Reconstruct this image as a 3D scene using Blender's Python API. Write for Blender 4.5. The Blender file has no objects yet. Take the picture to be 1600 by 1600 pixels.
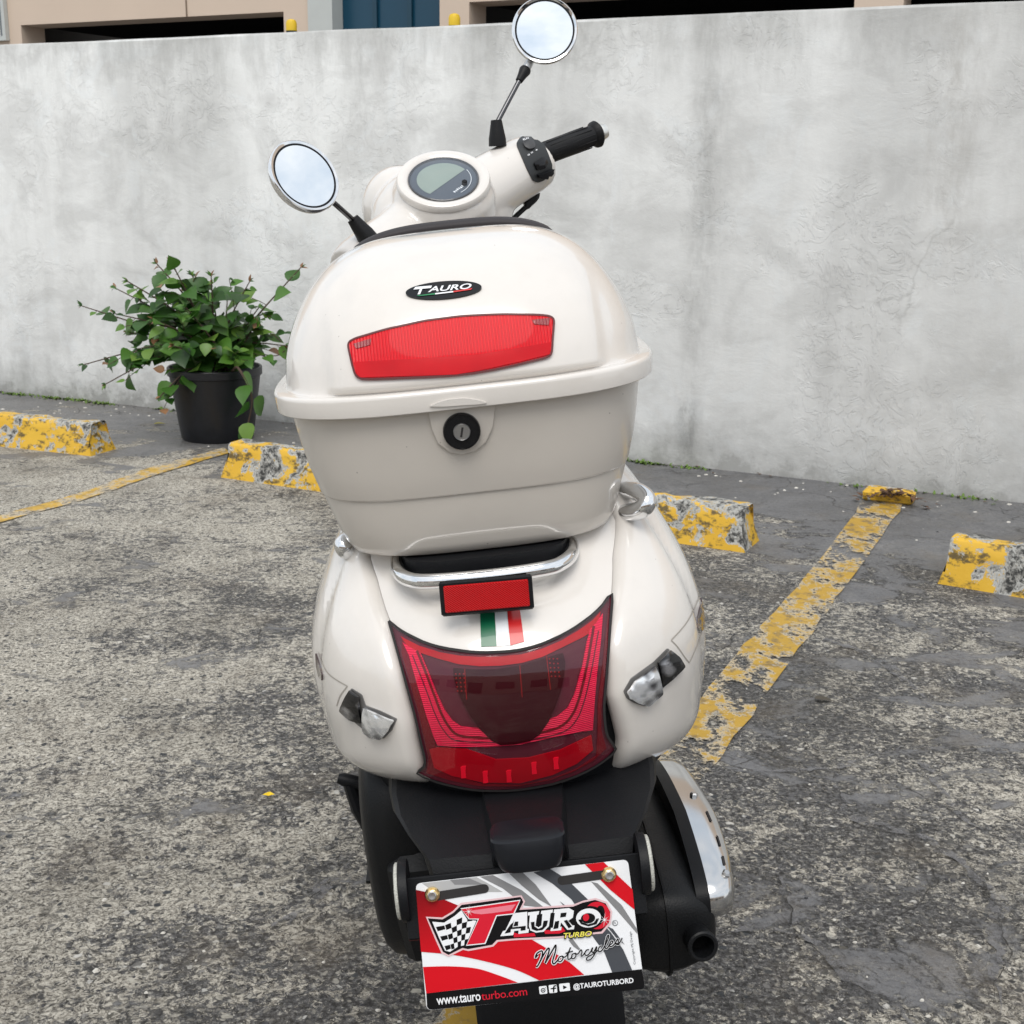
import bpy, bmesh, math, random
import numpy as np
from mathutils import Vector, Matrix, noise
from mathutils.bvhtree import BVHTree
from mathutils.geometry import delaunay_2d_cdt
random.seed(7)
S = bpy.context.scene
COL = S.collection
R_ = math.radians

# ------------------------------------------------------------------ camera
FPX = 2000.0; HC = 1.2; PITCH = math.atan(525 / FPX); ROLL = 0.0118
Fv = Vector((0, math.cos(PITCH), -math.sin(PITCH)))
_R0 = Vector((1, 0, 0)); _U0 = _R0.cross(Fv)
Rv = _R0 * math.cos(ROLL) + _U0 * math.sin(ROLL); Uv = Rv.cross(Fv)
CAM = Vector((0, 0, HC))
cd = bpy.data.cameras.new('camera'); co = bpy.data.objects.new('camera', cd); COL.objects.link(co)
m = Matrix((Rv, Uv, -Fv)).transposed().to_4x4(); m.translation = CAM; co.matrix_world = m
cd.sensor_width = 36; cd.lens = 36 * FPX / 1600; cd.clip_end = 500; cd.clip_start = 0.05
cd.dof.use_dof = True; cd.dof.focus_distance = 1.5; cd.dof.aperture_fstop = 30
S.camera = co
S.render.resolution_x = 1024; S.render.resolution_y = 1024

# ------------------------------------------------------------------ world, sun, exposure
SUN_EL, SUN_ROT = R_(58), R_(186)
world = bpy.data.worlds.new("World"); S.world = world; world.use_nodes = True
wt = world.node_tree; wn = wt.nodes; wl = wt.links; wn.clear()
sky = wn.new('ShaderNodeTexSky'); sky.sky_type = 'NISHITA'; sky.sun_disc = False
sky.sun_elevation = SUN_EL; sky.sun_rotation = SUN_ROT; sky.air_density = 1.2; sky.dust_density = 2.5
tcw = wn.new('ShaderNodeTexCoord'); mpw = wn.new('ShaderNodeMapping'); mpw.inputs['Scale'].default_value = (1, 1, 2.2)
wl.new(tcw.outputs['Generated'], mpw.inputs[0])
nzw = wn.new('ShaderNodeTexNoise'); nzw.inputs['Scale'].default_value = 3.2; nzw.inputs['Detail'].default_value = 9; nzw.inputs['Roughness'].default_value = .58
wl.new(mpw.outputs[0], nzw.inputs['Vector'])
crw = wn.new('ShaderNodeValToRGB'); crw.color_ramp.elements[0].position = .33; crw.color_ramp.elements[0].color = (5.6, 6.4, 7.3, 1)
crw.color_ramp.elements[1].position = .62; crw.color_ramp.elements[1].color = (9.0, 9.05, 9.1, 1)
wl.new(nzw.outputs['Fac'], crw.inputs[0])
mxw = wn.new('ShaderNodeMix'); mxw.data_type = 'RGBA'; mxw.inputs[0].default_value = .86
wl.new(sky.outputs[0], mxw.inputs[6]); wl.new(crw.outputs[0], mxw.inputs[7])
bgw = wn.new('ShaderNodeBackground'); bgw.inputs[1].default_value = .10
wl.new(mxw.outputs[2], bgw.inputs[0]); wo = wn.new('ShaderNodeOutputWorld'); wl.new(bgw.outputs[0], wo.inputs[0])
sd = bpy.data.lights.new('sun', 'SUN'); sd.energy = 1.35; sd.angle = R_(34); sd.color = (1, .96, .9)
so = bpy.data.objects.new('sun', sd); COL.objects.link(so)
# sky rotation is measured from +Y clockwise seen from above
sdir = Vector((math.sin(SUN_ROT) * math.cos(SUN_EL), math.cos(SUN_ROT) * math.cos(SUN_EL), math.sin(SUN_EL)))
so.rotation_euler = sdir.to_track_quat('Z', 'Y').to_euler(); so.location = (0, 0, 6)
S.view_settings.view_transform = 'Standard'; S.view_settings.look = 'None'; S.view_settings.gamma = 1
S.view_settings.exposure = 0.47
S.render.engine = 'CYCLES'

# ------------------------------------------------------------------ pixel geometry (1600 px photo)
def ray(px, py): return Fv * FPX + Rv * (px - 800) - Uv * (py - 800)
def G(px, py, z=0.0):
    d = ray(px, py); return CAM + d * ((z - HC) / d.z)
_n = ray(830, 1460).cross(ray(700, 285)).normalized()
if _n.x < 0: _n = -_n
U = _n; V = Vector((0, 0, 1)).cross(U).normalized()
if V.y < 0: V = -V
W = U.cross(V)
hc = HC / W.z
VB = 1.5
ORG = CAM - W * hc + V * VB
SCM = Matrix((U, V, W)).transposed().to_4x4(); SCM.translation = ORG
def q(px, py):
    d = ray(px, py); return d.dot(U) / d.dot(V), d.dot(W) / d.dot(V)
def P(px, py, v):
    a, b = q(px, py); return Vector((a * v, v, hc + b * v))

# ------------------------------------------------------------------ materials
def newmat(name):
    m = bpy.data.materials.new(name); m.use_nodes = True
    nt = m.node_tree; return m, nt, nt.nodes['Principled BSDF'], nt.nodes['Material Output']
def mat(name, col, rough=.5, metal=0, coat=0, var=.06, vscale=8, bump=0, bscale=120, spec=.5, rvar=.1):
    m, nt, b, o = newmat(name); N = nt.nodes; Lk = nt.links
    tc = N.new('ShaderNodeTexCoord'); nz = N.new('ShaderNodeTexNoise'); nz.inputs['Scale'].default_value = vscale; nz.inputs['Detail'].default_value = 6
    Lk.new(tc.outputs['Object'], nz.inputs['Vector'])
    mx = N.new('ShaderNodeMix'); mx.data_type = 'RGBA'
    mx.inputs[6].default_value = tuple(c * (1 - var) for c in col) + (1,); mx.inputs[7].default_value = tuple(min(1, c * (1 + var)) for c in col) + (1,)
    Lk.new(nz.outputs['Fac'], mx.inputs[0]); Lk.new(mx.outputs[2], b.inputs['Base Color'])
    mr = N.new('ShaderNodeMapRange'); mr.inputs[3].default_value = max(0, rough * (1 - rvar)); mr.inputs[4].default_value = min(1, rough * (1 + rvar))
    nz2 = N.new('ShaderNodeTexNoise'); nz2.inputs['Scale'].default_value = vscale * 5; Lk.new(tc.outputs['Object'], nz2.inputs['Vector'])
    Lk.new(nz2.outputs['Fac'], mr.inputs[0]); Lk.new(mr.outputs[0], b.inputs['Roughness'])
    b.inputs['Metallic'].default_value = metal; b.inputs['Coat Weight'].default_value = coat; b.inputs['Coat Roughness'].default_value = .015
    b.inputs['Specular IOR Level'].default_value = spec
    if bump:
        nb = N.new('ShaderNodeTexNoise'); nb.inputs['Scale'].default_value = bscale; nb.inputs['Detail'].default_value = 3
        Lk.new(tc.outputs['Object'], nb.inputs['Vector'])
        bp = N.new('ShaderNodeBump'); bp.inputs['Strength'].default_value = bump; bp.inputs['Distance'].default_value = .002
        Lk.new(nb.outputs['Fac'], bp.inputs['Height']); Lk.new(bp.outputs[0], b.inputs['Normal'])
    return m

CREAM = mat('cream_paint', (.705, .668, .625), .24, coat=1, var=.02, bump=.012, bscale=260)
CREAMB = mat('cream_plastic', (.56, .52, .47), .3, coat=.8, var=.045, vscale=14, bump=.03, bscale=160)
def specks(m, amt=.5, sc_=70):                # dust and tiny scuffs on paint
    nt = m.node_tree; N = nt.nodes; b = N['Principled BSDF']; src = b.inputs['Base Color'].links[0].from_socket
    tc = N.new('ShaderNodeTexCoord'); v = N.new('ShaderNodeTexVoronoi'); v.inputs['Scale'].default_value = sc_; nt.links.new(tc.outputs['Object'], v.inputs['Vector'])
    sp = N.new('ShaderNodeSeparateColor'); nt.links.new(v.outputs['Color'], sp.inputs[0])
    a = N.new('ShaderNodeMath'); a.operation = 'LESS_THAN'; a.inputs[1].default_value = .055; nt.links.new(v.outputs['Distance'], a.inputs[0])
    g = N.new('ShaderNodeMath'); g.operation = 'GREATER_THAN'; g.inputs[1].default_value = .80; nt.links.new(sp.outputs[0], g.inputs[0])
    mu = N.new('ShaderNodeMath'); mu.operation = 'MULTIPLY'; nt.links.new(a.outputs[0], mu.inputs[0]); nt.links.new(g.outputs[0], mu.inputs[1])
    m2 = N.new('ShaderNodeMath'); m2.operation = 'MULTIPLY'; m2.inputs[1].default_value = amt; nt.links.new(mu.outputs[0], m2.inputs[0])
    x = N.new('ShaderNodeMix'); x.data_type = 'RGBA'; nt.links.new(m2.outputs[0], x.inputs[0]); nt.links.new(src, x.inputs[6]); x.inputs[7].default_value = (.16, .14, .12, 1)
    nz = N.new('ShaderNodeTexNoise'); nz.inputs['Scale'].default_value = 5; nz.inputs['Detail'].default_value = 9; nz.inputs['Roughness'].default_value = .7; nt.links.new(tc.outputs['Object'], nz.inputs['Vector'])
    r = N.new('ShaderNodeMapRange'); r.inputs[1].default_value = .5; r.inputs[2].default_value = .75; r.inputs[3].default_value = 0; r.inputs[4].default_value = .16; nt.links.new(nz.outputs['Fac'], r.inputs[0])
    y = N.new('ShaderNodeMix'); y.data_type = 'RGBA'; nt.links.new(r.outputs[0], y.inputs[0]); nt.links.new(x.outputs[2], y.inputs[6]); y.inputs[7].default_value = (.42, .38, .32, 1)
    nt.links.new(y.outputs[2], b.inputs['Base Color'])
specks(CREAM, .5); specks(CREAMB, .5, 55)
BLACKP = mat('black_plastic', (.0065, .007, .0085), .48, bump=.15, bscale=600, var=.2, spec=.22)
BLACKM = mat('matt_black_metal', (.006, .0065, .0075), .45, bump=.2, bscale=400, var=.35, vscale=20, spec=.25)
BLACKG = mat('gloss_black', (.006, .006, .007), .14, coat=.2, spec=.3)
RUBBER = mat('rubber', (.008, .008, .009), .5, bump=.2, bscale=300, var=.2, spec=.25)
SEAT = mat('dark_vinyl', (.035, .031, .033), .6, bump=.2, bscale=500, spec=.3)
CHROME = mat('chrome', (.78, .79, .80), .07, metal=1, var=.03, rvar=.5)
STEEL = mat('brushed_steel', (.5, .5, .5), .3, metal=1, var=.1, vscale=30)
ALU = mat('pale_aluminium', (.75, .74, .70), .35, metal=1, var=.05)
GOLD = mat('zinc_yellow_steel', (.72, .55, .28), .22, metal=1, var=.2, vscale=60)
MIRROR = mat('mirror_glass', (.83, .87, .90), .01, metal=1, var=.0)
GAP = mat('dark_gap', (.02, .018, .018), .8)
WHITEG = mat('white_print', (.80, .81, .83), .3, coat=.1, var=.02)

def obj(name, verts, faces, material, parent=None, smooth=35, base=None):
    me = bpy.data.meshes.new(name); me.from_pydata([tuple(v) for v in verts], [], faces); me.validate()
    bm = bmesh.new(); bm.from_mesh(me); bmesh.ops.recalc_face_normals(bm, faces=bm.faces); bm.to_mesh(me); bm.free()
    if smooth is not None:
        me.shade_smooth() if hasattr(me, 'shade_smooth') else [setattr(p, 'use_smooth', True) for p in me.polygons]
        if smooth < 180: me.set_sharp_from_angle(angle=R_(smooth))
    for mm in (material if isinstance(material, (list, tuple)) else [material]): me.materials.append(mm)
    o = bpy.data.objects.new(name, me); COL.objects.link(o)
    if parent: o.parent = parent
    return o
def tag(o, label=None, cat=None, group=None, kind=None):
    if label: o['label'] = label
    if cat: o['category'] = cat
    if group: o['group'] = group
    if kind: o['kind'] = kind
    return o
def empty(name, loc):
    o = bpy.data.objects.new(name, None); COL.objects.link(o); o.location = loc; o.empty_display_size = .1; return o

class MB:                                  # collects shapes into one mesh
    def __init__(s): s.v = []; s.f = []
    def add(s, v, f):
        k = len(s.v); s.v += [Vector(p) for p in v]; s.f += [tuple(i + k for i in t) for t in f]; return s
    def loft(s, rings, closed=True, caps=True):
        n = len(rings[0]); v = [p for r in rings for p in r]; f = []
        for i in range(len(rings) - 1):
            for j in range(n if closed else n - 1):
                f.append((i * n + j, i * n + (j + 1) % n, (i + 1) * n + (j + 1) % n, (i + 1) * n + j))
        if caps and closed: f.append(tuple(range(n))[::-1]); f.append(tuple((len(rings) - 1) * n + j for j in range(n)))
        return s.add(v, f)
    def tube(s, pts, r, n=14, caps=True):
        pts = [Vector(p) for p in pts]; rs = r if isinstance(r, (list, tuple)) else [r] * len(pts); rings = []; up = None
        for i, p in enumerate(pts):
            t = (pts[min(i + 1, len(pts) - 1)] - pts[max(i - 1, 0)]).normalized()
            if up is None: up = Vector((0, 0, 1)) if abs(t.z) < .9 else Vector((1, 0, 0))
            x = t.cross(up).normalized(); up = x.cross(t).normalized()
            rings.append([p + (x * math.cos(a) + up * math.sin(a)) * rs[i] for a in [2 * math.pi * k / n for k in range(n)]])
        return s.loft(rings, True, caps)
    def lathe(s, prof, c, ax, n=40, x=None):       # prof: (radius, height along axis)
        ax = Vector(ax).normalized(); c = Vector(c)
        x = (Vector(x) if x else (Vector((1, 0, 0)) if abs(ax.x) < .9 else Vector((0, 1, 0)))); x = (x - ax * x.dot(ax)).normalized(); y = ax.cross(x)
        return s.loft([[c + ax * h + (x * math.cos(a) + y * math.sin(a)) * max(r, 1e-5) for a in [2 * math.pi * k / n for k in range(n)]] for r, h in prof], True, True)
    def box(s, c, sx, sy, sz, ax=None, bev=0):
        c = Vector(c); X, Y, Z = ax if ax else (Vector((1, 0, 0)), Vector((0, 1, 0)), Vector((0, 0, 1)))
        if not bev:
            v = [c + X * (i * sx / 2) + Y * (j * sy / 2) + Z * (k * sz / 2) for k in (-1, 1) for (i, j) in ((-1, -1), (1, -1), (1, 1), (-1, 1))]
            return s.add(v, [(0, 3, 2, 1), (4, 5, 6, 7), (0, 1, 5, 4), (1, 2, 6, 5), (2, 3, 7, 6), (3, 0, 4, 7)])
        rings = []
        for z, k in ((-sz / 2, bev), (-sz / 2 + bev, 0), (sz / 2 - bev, 0), (sz / 2, bev)):
            hx, hy = sx / 2 - k, sy / 2 - k; r = []
            for (i, j, a0) in ((1, 1, 0), (-1, 1, 90), (-1, -1, 180), (1, -1, 270)):
                for a in (0, 30, 60, 90):
                    t = R_(a0 + a); r.append(c + X * (i * (hx - bev) + bev * math.cos(t)) + Y * (j * (hy - bev) + bev * math.sin(t)) + Z * z)
            rings.append(r)
        return s.loft(rings)
    def build(s, name, m, parent=None, smooth=35): return obj(name, s.v, s.f, m, parent, smooth)

def smoothpts(pts, k=6):                    # Catmull-Rom
    P_ = [Vector(p) for p in pts]; out = []
    for i in range(len(P_) - 1):
        a, b, c, d = P_[max(i - 1, 0)], P_[i], P_[i + 1], P_[min(i + 2, len(P_) - 1)]
        for t in [j / k for j in range(k)]:
            out.append(.5 * ((2 * b) + (c - a) * t + (2 * a - 5 * b + 4 * c - d) * t * t + (3 * b - a - 3 * c + d) * t ** 3))
    out.append(P_[-1]); return out
def interp(x, tab, k):
    if x <= tab[0][0]: return tab[0][k]
    for i in range(len(tab) - 1):
        if x <= tab[i + 1][0]:
            t = (x - tab[i][0]) / (tab[i + 1][0] - tab[i][0]); t0 = tab[i][k]; t1 = tab[i + 1][k]
            return t0 + (t1 - t0) * t
    return tab[-1][k]
def sinterp(x, tab, k, d=.012):             # blurred lookup
    return sum(interp(x + e * d, tab, k) for e in (-1, -.5, 0, .5, 1)) / 5

# ================================================================== GROUND
def ramp(N, elems, interp_='LINEAR'):
    r = N.new('ShaderNodeValToRGB'); r.color_ramp.interpolation = interp_
    e = r.color_ramp.elements
    while len(e) > 1: e.remove(e[-1])
    e[0].position = elems[0][0]; e[0].color = tuple(elems[0][1]) + (1,) if len(elems[0][1]) == 3 else elems[0][1]
    for p, c in elems[1:]:
        x = e.new(p); x.color = tuple(c) + (1,) if len(c) == 3 else c
    return r
def g3(x): return (x, x, x)
class NB:
    def __init__(s, nt): s.N = nt.nodes; s.L = nt.links; s.tc = s.N.new('ShaderNodeTexCoord')
    def coord(s, scale=(1, 1, 1), rot=(0, 0, 0), src=None, loc=(0, 0, 0)):
        m = s.N.new('ShaderNodeMapping'); m.inputs['Scale'].default_value = scale; m.inputs['Rotation'].default_value = rot; m.inputs['Location'].default_value = loc
        s.L.new(src or s.tc.outputs['Object'], m.inputs[0]); return m.outputs[0]
    def noise(s, scale, detail=5, rough=.55, vec=None, dist=0):
        n = s.N.new('ShaderNodeTexNoise'); n.inputs['Scale'].default_value = scale; n.inputs['Detail'].default_value = detail
        n.inputs['Roughness'].default_value = rough; n.inputs['Distortion'].default_value = dist
        s.L.new(vec or s.tc.outputs['Object'], n.inputs['Vector']); return n.outputs['Fac']
    def vor(s, scale, feature='F1', vec=None, out='Distance'):
        n = s.N.new('ShaderNodeTexVoronoi'); n.inputs['Scale'].default_value = scale; n.feature = feature
        s.L.new(vec or s.tc.outputs['Object'], n.inputs['Vector']); return n.outputs[out]
    def ramp(s, fac, elems, i='LINEAR'):
        r = ramp(s.N, elems, i); s.L.new(fac, r.inputs[0]); return r.outputs[0]
    def mix(s, fac, a, b, mode='MIX'):
        m = s.N.new('ShaderNodeMix'); m.data_type = 'RGBA'; m.blend_type = mode
        for k, x in ((0, fac), (6, a), (7, b)):
            if isinstance(x, (int, float)): m.inputs[k].default_value = x
            elif isinstance(x, tuple): m.inputs[k].default_value = x + (1,) if len(x) == 3 else x
            else: s.L.new(x, m.inputs[k])
        return m.outputs[2]
    def math(s, op, a, b=0.0):
        m = s.N.new('ShaderNodeMath'); m.operation = op
        for k, x in ((0, a), (1, b)):
            if isinstance(x, (int, float)): m.inputs[k].default_value = x
            else: s.L.new(x, m.inputs[k])
        return m.outputs[0]
    def bump(s, h, st, dist, prev=None):
        b = s.N.new('ShaderNodeBump'); b.inputs['Strength'].default_value = st; b.inputs['Distance'].default_value = dist
        s.L.new(h, b.inputs['Height'])
        if prev: s.L.new(prev, b.inputs['Normal'])
        return b.outputs[0]

# wall line on the ground
WA, WB_ = G(0, 611), G(1600, 786); WD = (WB_ - WA).normalized(); WN = Vector((-WD.y, WD.x, 0))   # WN points away from the camera
if WN.y < 0: WN = -WN

def ground_shader(nb):
    # warped coordinates make pebbles look irregular
    fine = nb.noise(85, 6, .78)
    big = nb.noise(1.3, 5, .6)
    big2 = nb.noise(4.5, 6, .62)
    vcol = nb.N.new('ShaderNodeTexVoronoi'); vcol.inputs['Scale'].default_value = 85; vcol.inputs['Randomness'].default_value = 1
    nbd = nb.noise(60, 2, .5)
    sx = nb.N.new('ShaderNodeVectorMath'); sx.operation = 'ADD'; cn = nb.N.new('ShaderNodeTexNoise'); cn.inputs['Scale'].default_value = 45
    nb.L.new(nb.tc.outputs['Object'], cn.inputs['Vector']); sc = nb.N.new('ShaderNodeVectorMath'); sc.operation = 'SCALE'; sc.inputs['Scale'].default_value = .022
    nb.L.new(cn.outputs['Color'], sc.inputs[0]); nb.L.new(nb.tc.outputs['Object'], sx.inputs[0]); nb.L.new(sc.outputs[0], sx.inputs[1])
    wv = sx.outputs[0]; nb.L.new(wv, vcol.inputs['Vector'])
    sep = nb.N.new('ShaderNodeSeparateColor'); nb.L.new(vcol.outputs['Color'], sep.inputs[0])
    stone = nb.ramp(sep.outputs[0], [(0, (.03, .03, .028)), (.22, (.10, .095, .085)), (.5, (.165, .155, .14)), (.75, (.24, .225, .195)), (.93, (.42, .40, .35)), (1, (.55, .54, .51))])
    # cement matrix with pale worn flecks
    matrix = nb.ramp(fine, [(.38, (.016, .015, .014)), (.47, (.062, .059, .058)), (.55, (.125, .122, .122)), (.62, (.33, .315, .28)), (.70, (.62, .59, .52))])
    sel = nb.ramp(vcol.outputs['Distance'], [(.30, g3(1)), (.46, g3(0))])
    sel = nb.math('MULTIPLY', sel, nb.ramp(sep.outputs[1], [(.55, g3(0)), (.6, g3(1))]))
    rough_c = nb.mix(sel, matrix, stone)
    # pale lichen / worn laitance clusters
    fl = nb.noise(46, 7, .84, wv)
    flm = nb.math('MULTIPLY_ADD', big2, .30); 
    flsum = nb.math('ADD', fl, nb.math('MULTIPLY', nb.math('SUBTRACT', big2, .5), .34))
    flsum = nb.math('ADD', flsum, nb.math('MULTIPLY', nb.math('SUBTRACT', big, .5), .42))
    lx = nb.N.new('ShaderNodeMapRange'); lx.inputs[1].default_value = .2; lx.inputs[2].default_value = -1.4; lx.inputs[3].default_value = 0; lx.inputs[4].default_value = .10; nb.L.new(nb.N.new('ShaderNodeSeparateXYZ').outputs[0], lx.inputs[0]); nb.L.new(nb.tc.outputs['Object'], lx.inputs[0].links[0].from_node.inputs[0])
    pale = nb.ramp(nb.math('ADD', flsum, lx.outputs[0]), [(.520, g3(0)), (.548, g3(.95))])
    rough_c = nb.mix(pale, rough_c, nb.ramp(nb.noise(130, 5, .8, wv), [(.35, (.07, .062, .050)), (.45, (.30, .275, .23)), (.55, (.58, .54, .46)), (.68, (.74, .70, .61))]))
    # smooth mortar smears
    sm = nb.noise(3.1, 7, .66, nb.coord((1, 1.5, 1), loc=(3.1, 0.7, 0)), .6)
    sep2 = nb.N.new('ShaderNodeSeparateXYZ'); nb.L.new(nb.tc.outputs['Object'], sep2.inputs[0])
    # smoother, greyer concrete towards the wall: distance from wall measured in object space
    dd = nb.N.new('ShaderNodeVectorMath'); dd.operation = 'DOT_PRODUCT'; dd.inputs[1].default_value = tuple(WN); nb.L.new(nb.tc.outputs['Object'], dd.inputs[0])
    dw = nb.math('SUBTRACT', WA.dot(WN), dd.outputs['Value'])        # metres in front of the wall
    nearw = nb.ramp(nb.math('MULTIPLY', dw, .25), [(.0, g3(.30)), (.16, g3(.17)), (.34, g3(.02)), (1, g3(-.01))])
    right = nb.ramp(nb.math('MULTIPLY_ADD', sep2.outputs[0], .25), [(0, g3(0)), (1, g3(1))])
    rx = nb.N.new('ShaderNodeMapRange'); rx.inputs[1].default_value = .0; rx.inputs[2].default_value = 1.6; rx.inputs[3].default_value = 0; rx.inputs[4].default_value = .10
    nb.L.new(sep2.outputs[0], rx.inputs[0])
    smf = nb.math('ADD', nb.math('ADD', sm, nearw), rx.outputs[0])
    smf = nb.math('ADD', smf, nb.math('MULTIPLY', nb.math('SUBTRACT', fine, .5), .22)); smask = nb.ramp(smf, [(.60, g3(0)), (.65, g3(.88))])
    smc = nb.mix(nb.noise(9, 6, .6), (.085, .085, .09), (.185, .185, .19))
    smc = nb.mix(nb.ramp(nb.noise(75, 4, .7, wv), [(.56, g3(0)), (.64, g3(.9))]), smc, (.045, .042, .04))
    # separate stones showing in the worn cement
    v3 = nb.N.new('ShaderNodeTexVoronoi'); v3.inputs['Scale'].default_value = 48; nb.L.new(wv, v3.inputs['Vector']); sp3 = nb.N.new('ShaderNodeSeparateColor'); nb.L.new(v3.outputs['Color'], sp3.inputs[0])
    stm = nb.math('MULTIPLY', nb.ramp(v3.outputs['Distance'], [(.24, g3(1)), (.34, g3(0))]), nb.ramp(sp3.outputs[1], [(.70, g3(0)), (.71, g3(1))]))
    stc = nb.ramp(sp3.outputs[0], [(0, (.025, .028, .032)), (.3, (.06, .065, .07)), (.55, (.13, .12, .10)), (.8, (.20, .195, .19)), (.9, (.50, .47, .40)), (1, (.62, .60, .56))])
    pit = nb.ramp(nb.noise(150, 4, .8, wv), [(.37, g3(.92)), (.445, g3(0))])
    rough_c = nb.mix(pit, rough_c, (.028, .025, .021))
    rough_c = nb.mix(stm, rough_c, stc)
    col = nb.mix(smask, rough_c, smc)
    # large dark, damp or dirty patches
    dk = nb.ramp(nb.noise(2.1, 6, .65, nb.coord(loc=(9, 4, 0))), [(.47, g3(0)), (.66, g3(.58))])
    col = nb.mix(dk, col, nb.mix(.5, col, (.05, .045, .035)), 'MIX')
    brown = nb.ramp(nb.noise(3.6, 6, .65, nb.coord(loc=(1, 7, 0))), [(.52, g3(0)), (.70, g3(.45))])
    col = nb.mix(brown, col, (.13, .105, .075))
    # hairline cracking
    vd = nb.N.new('ShaderNodeTexVoronoi'); vd.feature = 'DISTANCE_TO_EDGE'; vd.inputs['Scale'].default_value = 2.4
    cn2 = nb.N.new('ShaderNodeTexNoise'); cn2.inputs['Scale'].default_value = 5; cn2.inputs['Detail'].default_value = 6; nb.L.new(nb.tc.outputs['Object'], cn2.inputs['Vector'])
    s2 = nb.N.new('ShaderNodeVectorMath'); s2.operation = 'SCALE'; s2.inputs['Scale'].default_value = .25; nb.L.new(cn2.outputs['Color'], s2.inputs[0])
    a2 = nb.N.new('ShaderNodeVectorMath'); a2.operation = 'ADD'; nb.L.new(nb.tc.outputs['Object'], a2.inputs[0]); nb.L.new(s2.outputs[0], a2.inputs[1]); nb.L.new(a2.outputs[0], vd.inputs['Vector'])
    crack = nb.math('MULTIPLY', nb.ramp(vd.outputs['Distance'], [(.0, g3(1)), (.009, g3(0))]), nb.ramp(nb.noise(1.7, 3), [(.5, g3(0)), (.58, g3(.8))]))
    col = nb.mix(crack, col, (.02, .018, .015))
    h = nb.math('ADD', nb.math('MULTIPLY', fine, .5), nb.math('MULTIPLY', fl, .8)); h = nb.math('SUBTRACT', h, nb.math('MULTIPLY', pit, .5))
    h = nb.math('MULTIPLY', h, nb.math('SUBTRACT', 1.12, smask))
    h = nb.math('SUBTRACT', h, nb.math('MULTIPLY', crack, .8))
    rough = nb.math('SUBTRACT', .86, nb.math('MULTIPLY', smask, .42))
    return col, h, rough, smask

gm, nt, b, o_ = newmat('weathered_concrete'); nb = NB(nt)
c_, h_, r_, sm_ = ground_shader(nb)
nt.links.new(c_, b.inputs['Base Color']); nt.links.new(r_, b.inputs['Roughness'])
n1 = nb.bump(h_, .8, .007); n2 = nb.bump(nb.noise(6, 4), .35, .02, n1); nt.links.new(n2, b.inputs['Normal'])
gv = [(-60, -25, 0), (60, -25, 0), (60, 80, 0), (-60, 80, 0)]
ground = obj('ground', gv, [(0, 1, 2, 3)], gm, smooth=None); tag(ground, kind='structure')

def paint_mat(name, yel, wear_lo, wear_hi, und=None):
    m, nt, b, out = newmat(name); nb = NB(nt)
    n = nb.noise(8.5, 9, .70, nb.coord((1, .6, 1)), .3); n_ = nb.noise(70, 6, .75); ns = nb.math('ADD', nb.math('MULTIPLY', n, .72), nb.math('MULTIPLY', n_, .28))
    c = nb.mix(nb.noise(14, 5, .6), yel, tuple(x * .72 for x in yel))
    c = nb.mix(nb.ramp(nb.noise(26, 6, .7, nb.coord(loc=(4, 2, 0))), [(.50, g3(0)), (.62, g3(.75))]), c, (.13, .10, .06))
    wht = nb.ramp(ns, [(wear_lo - .025, g3(0)), (wear_lo - .005, g3(.6))])
    c = nb.mix(wht, c, (.50, .49, .45))
    nt.links.new(c, b.inputs['Base Color']); b.inputs['Roughness'].default_value = .6
    tr = nt.nodes.new('ShaderNodeBsdfTransparent'); mx = nt.nodes.new('ShaderNodeMixShader')
    nt.links.new(nb.ramp(ns, [(wear_lo, g3(0)), (wear_hi, g3(1))]), mx.inputs[0]); nt.links.new(b.outputs[0], mx.inputs[1]); nt.links.new(tr.outputs[0], mx.inputs[2])
    nt.links.new(nb.bump(n_, .5, .003), b.inputs['Normal'])
    nt.links.new(mx.outputs[0], out.inputs['Surface']); return m
LINE_L = paint_mat('worn_yellow_paint', (.58, .35, .04), .515, .60)
LINE_R = paint_mat('flaking_yellow_paint', (.50, .30, .03), .512, .545)
def ribbon(name, left, right, mt, z=.004, jit=.010):
    a = [G(*p, z) for p in left]; c = [G(*p, z) for p in right]; n = 24; vs = []; fs = []
    a = smoothpts(a, 8); c = smoothpts(c, 8)
    for i in range(len(a)):
        vs += [a[i] + Vector((noise.noise(a[i] * 9) * jit, noise.noise(a[i] * 7 + Vector((5, 0, 0))) * jit, 0)), c[i] + Vector((noise.noise(c[i] * 9) * jit, 0, 0))]
        if i: fs.append((2 * i - 2, 2 * i - 1, 2 * i + 1, 2 * i))
    return tag(obj(name, vs, fs, mt, smooth=None), kind='structure')
ribbon('painted_line', [(351, 699), (227, 733), (127, 769), (0, 805), (-160, 853)], [(358, 707), (240, 743), (140, 778), (10, 813), (-140, 863)], LINE_L)
ribbon('painted_line', [(1352, 776), (1308, 840), (1200, 968), (1152, 1020), (1056, 1140), (960, 1255), (840, 1400), (700, 1570), (600, 1700)],
       [(1420, 776), (1362, 860), (1300, 944), (1240, 1024), (1150, 1150), (1060, 1262), (945, 1410), (800, 1590), (710, 1700)], LINE_R)

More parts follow.
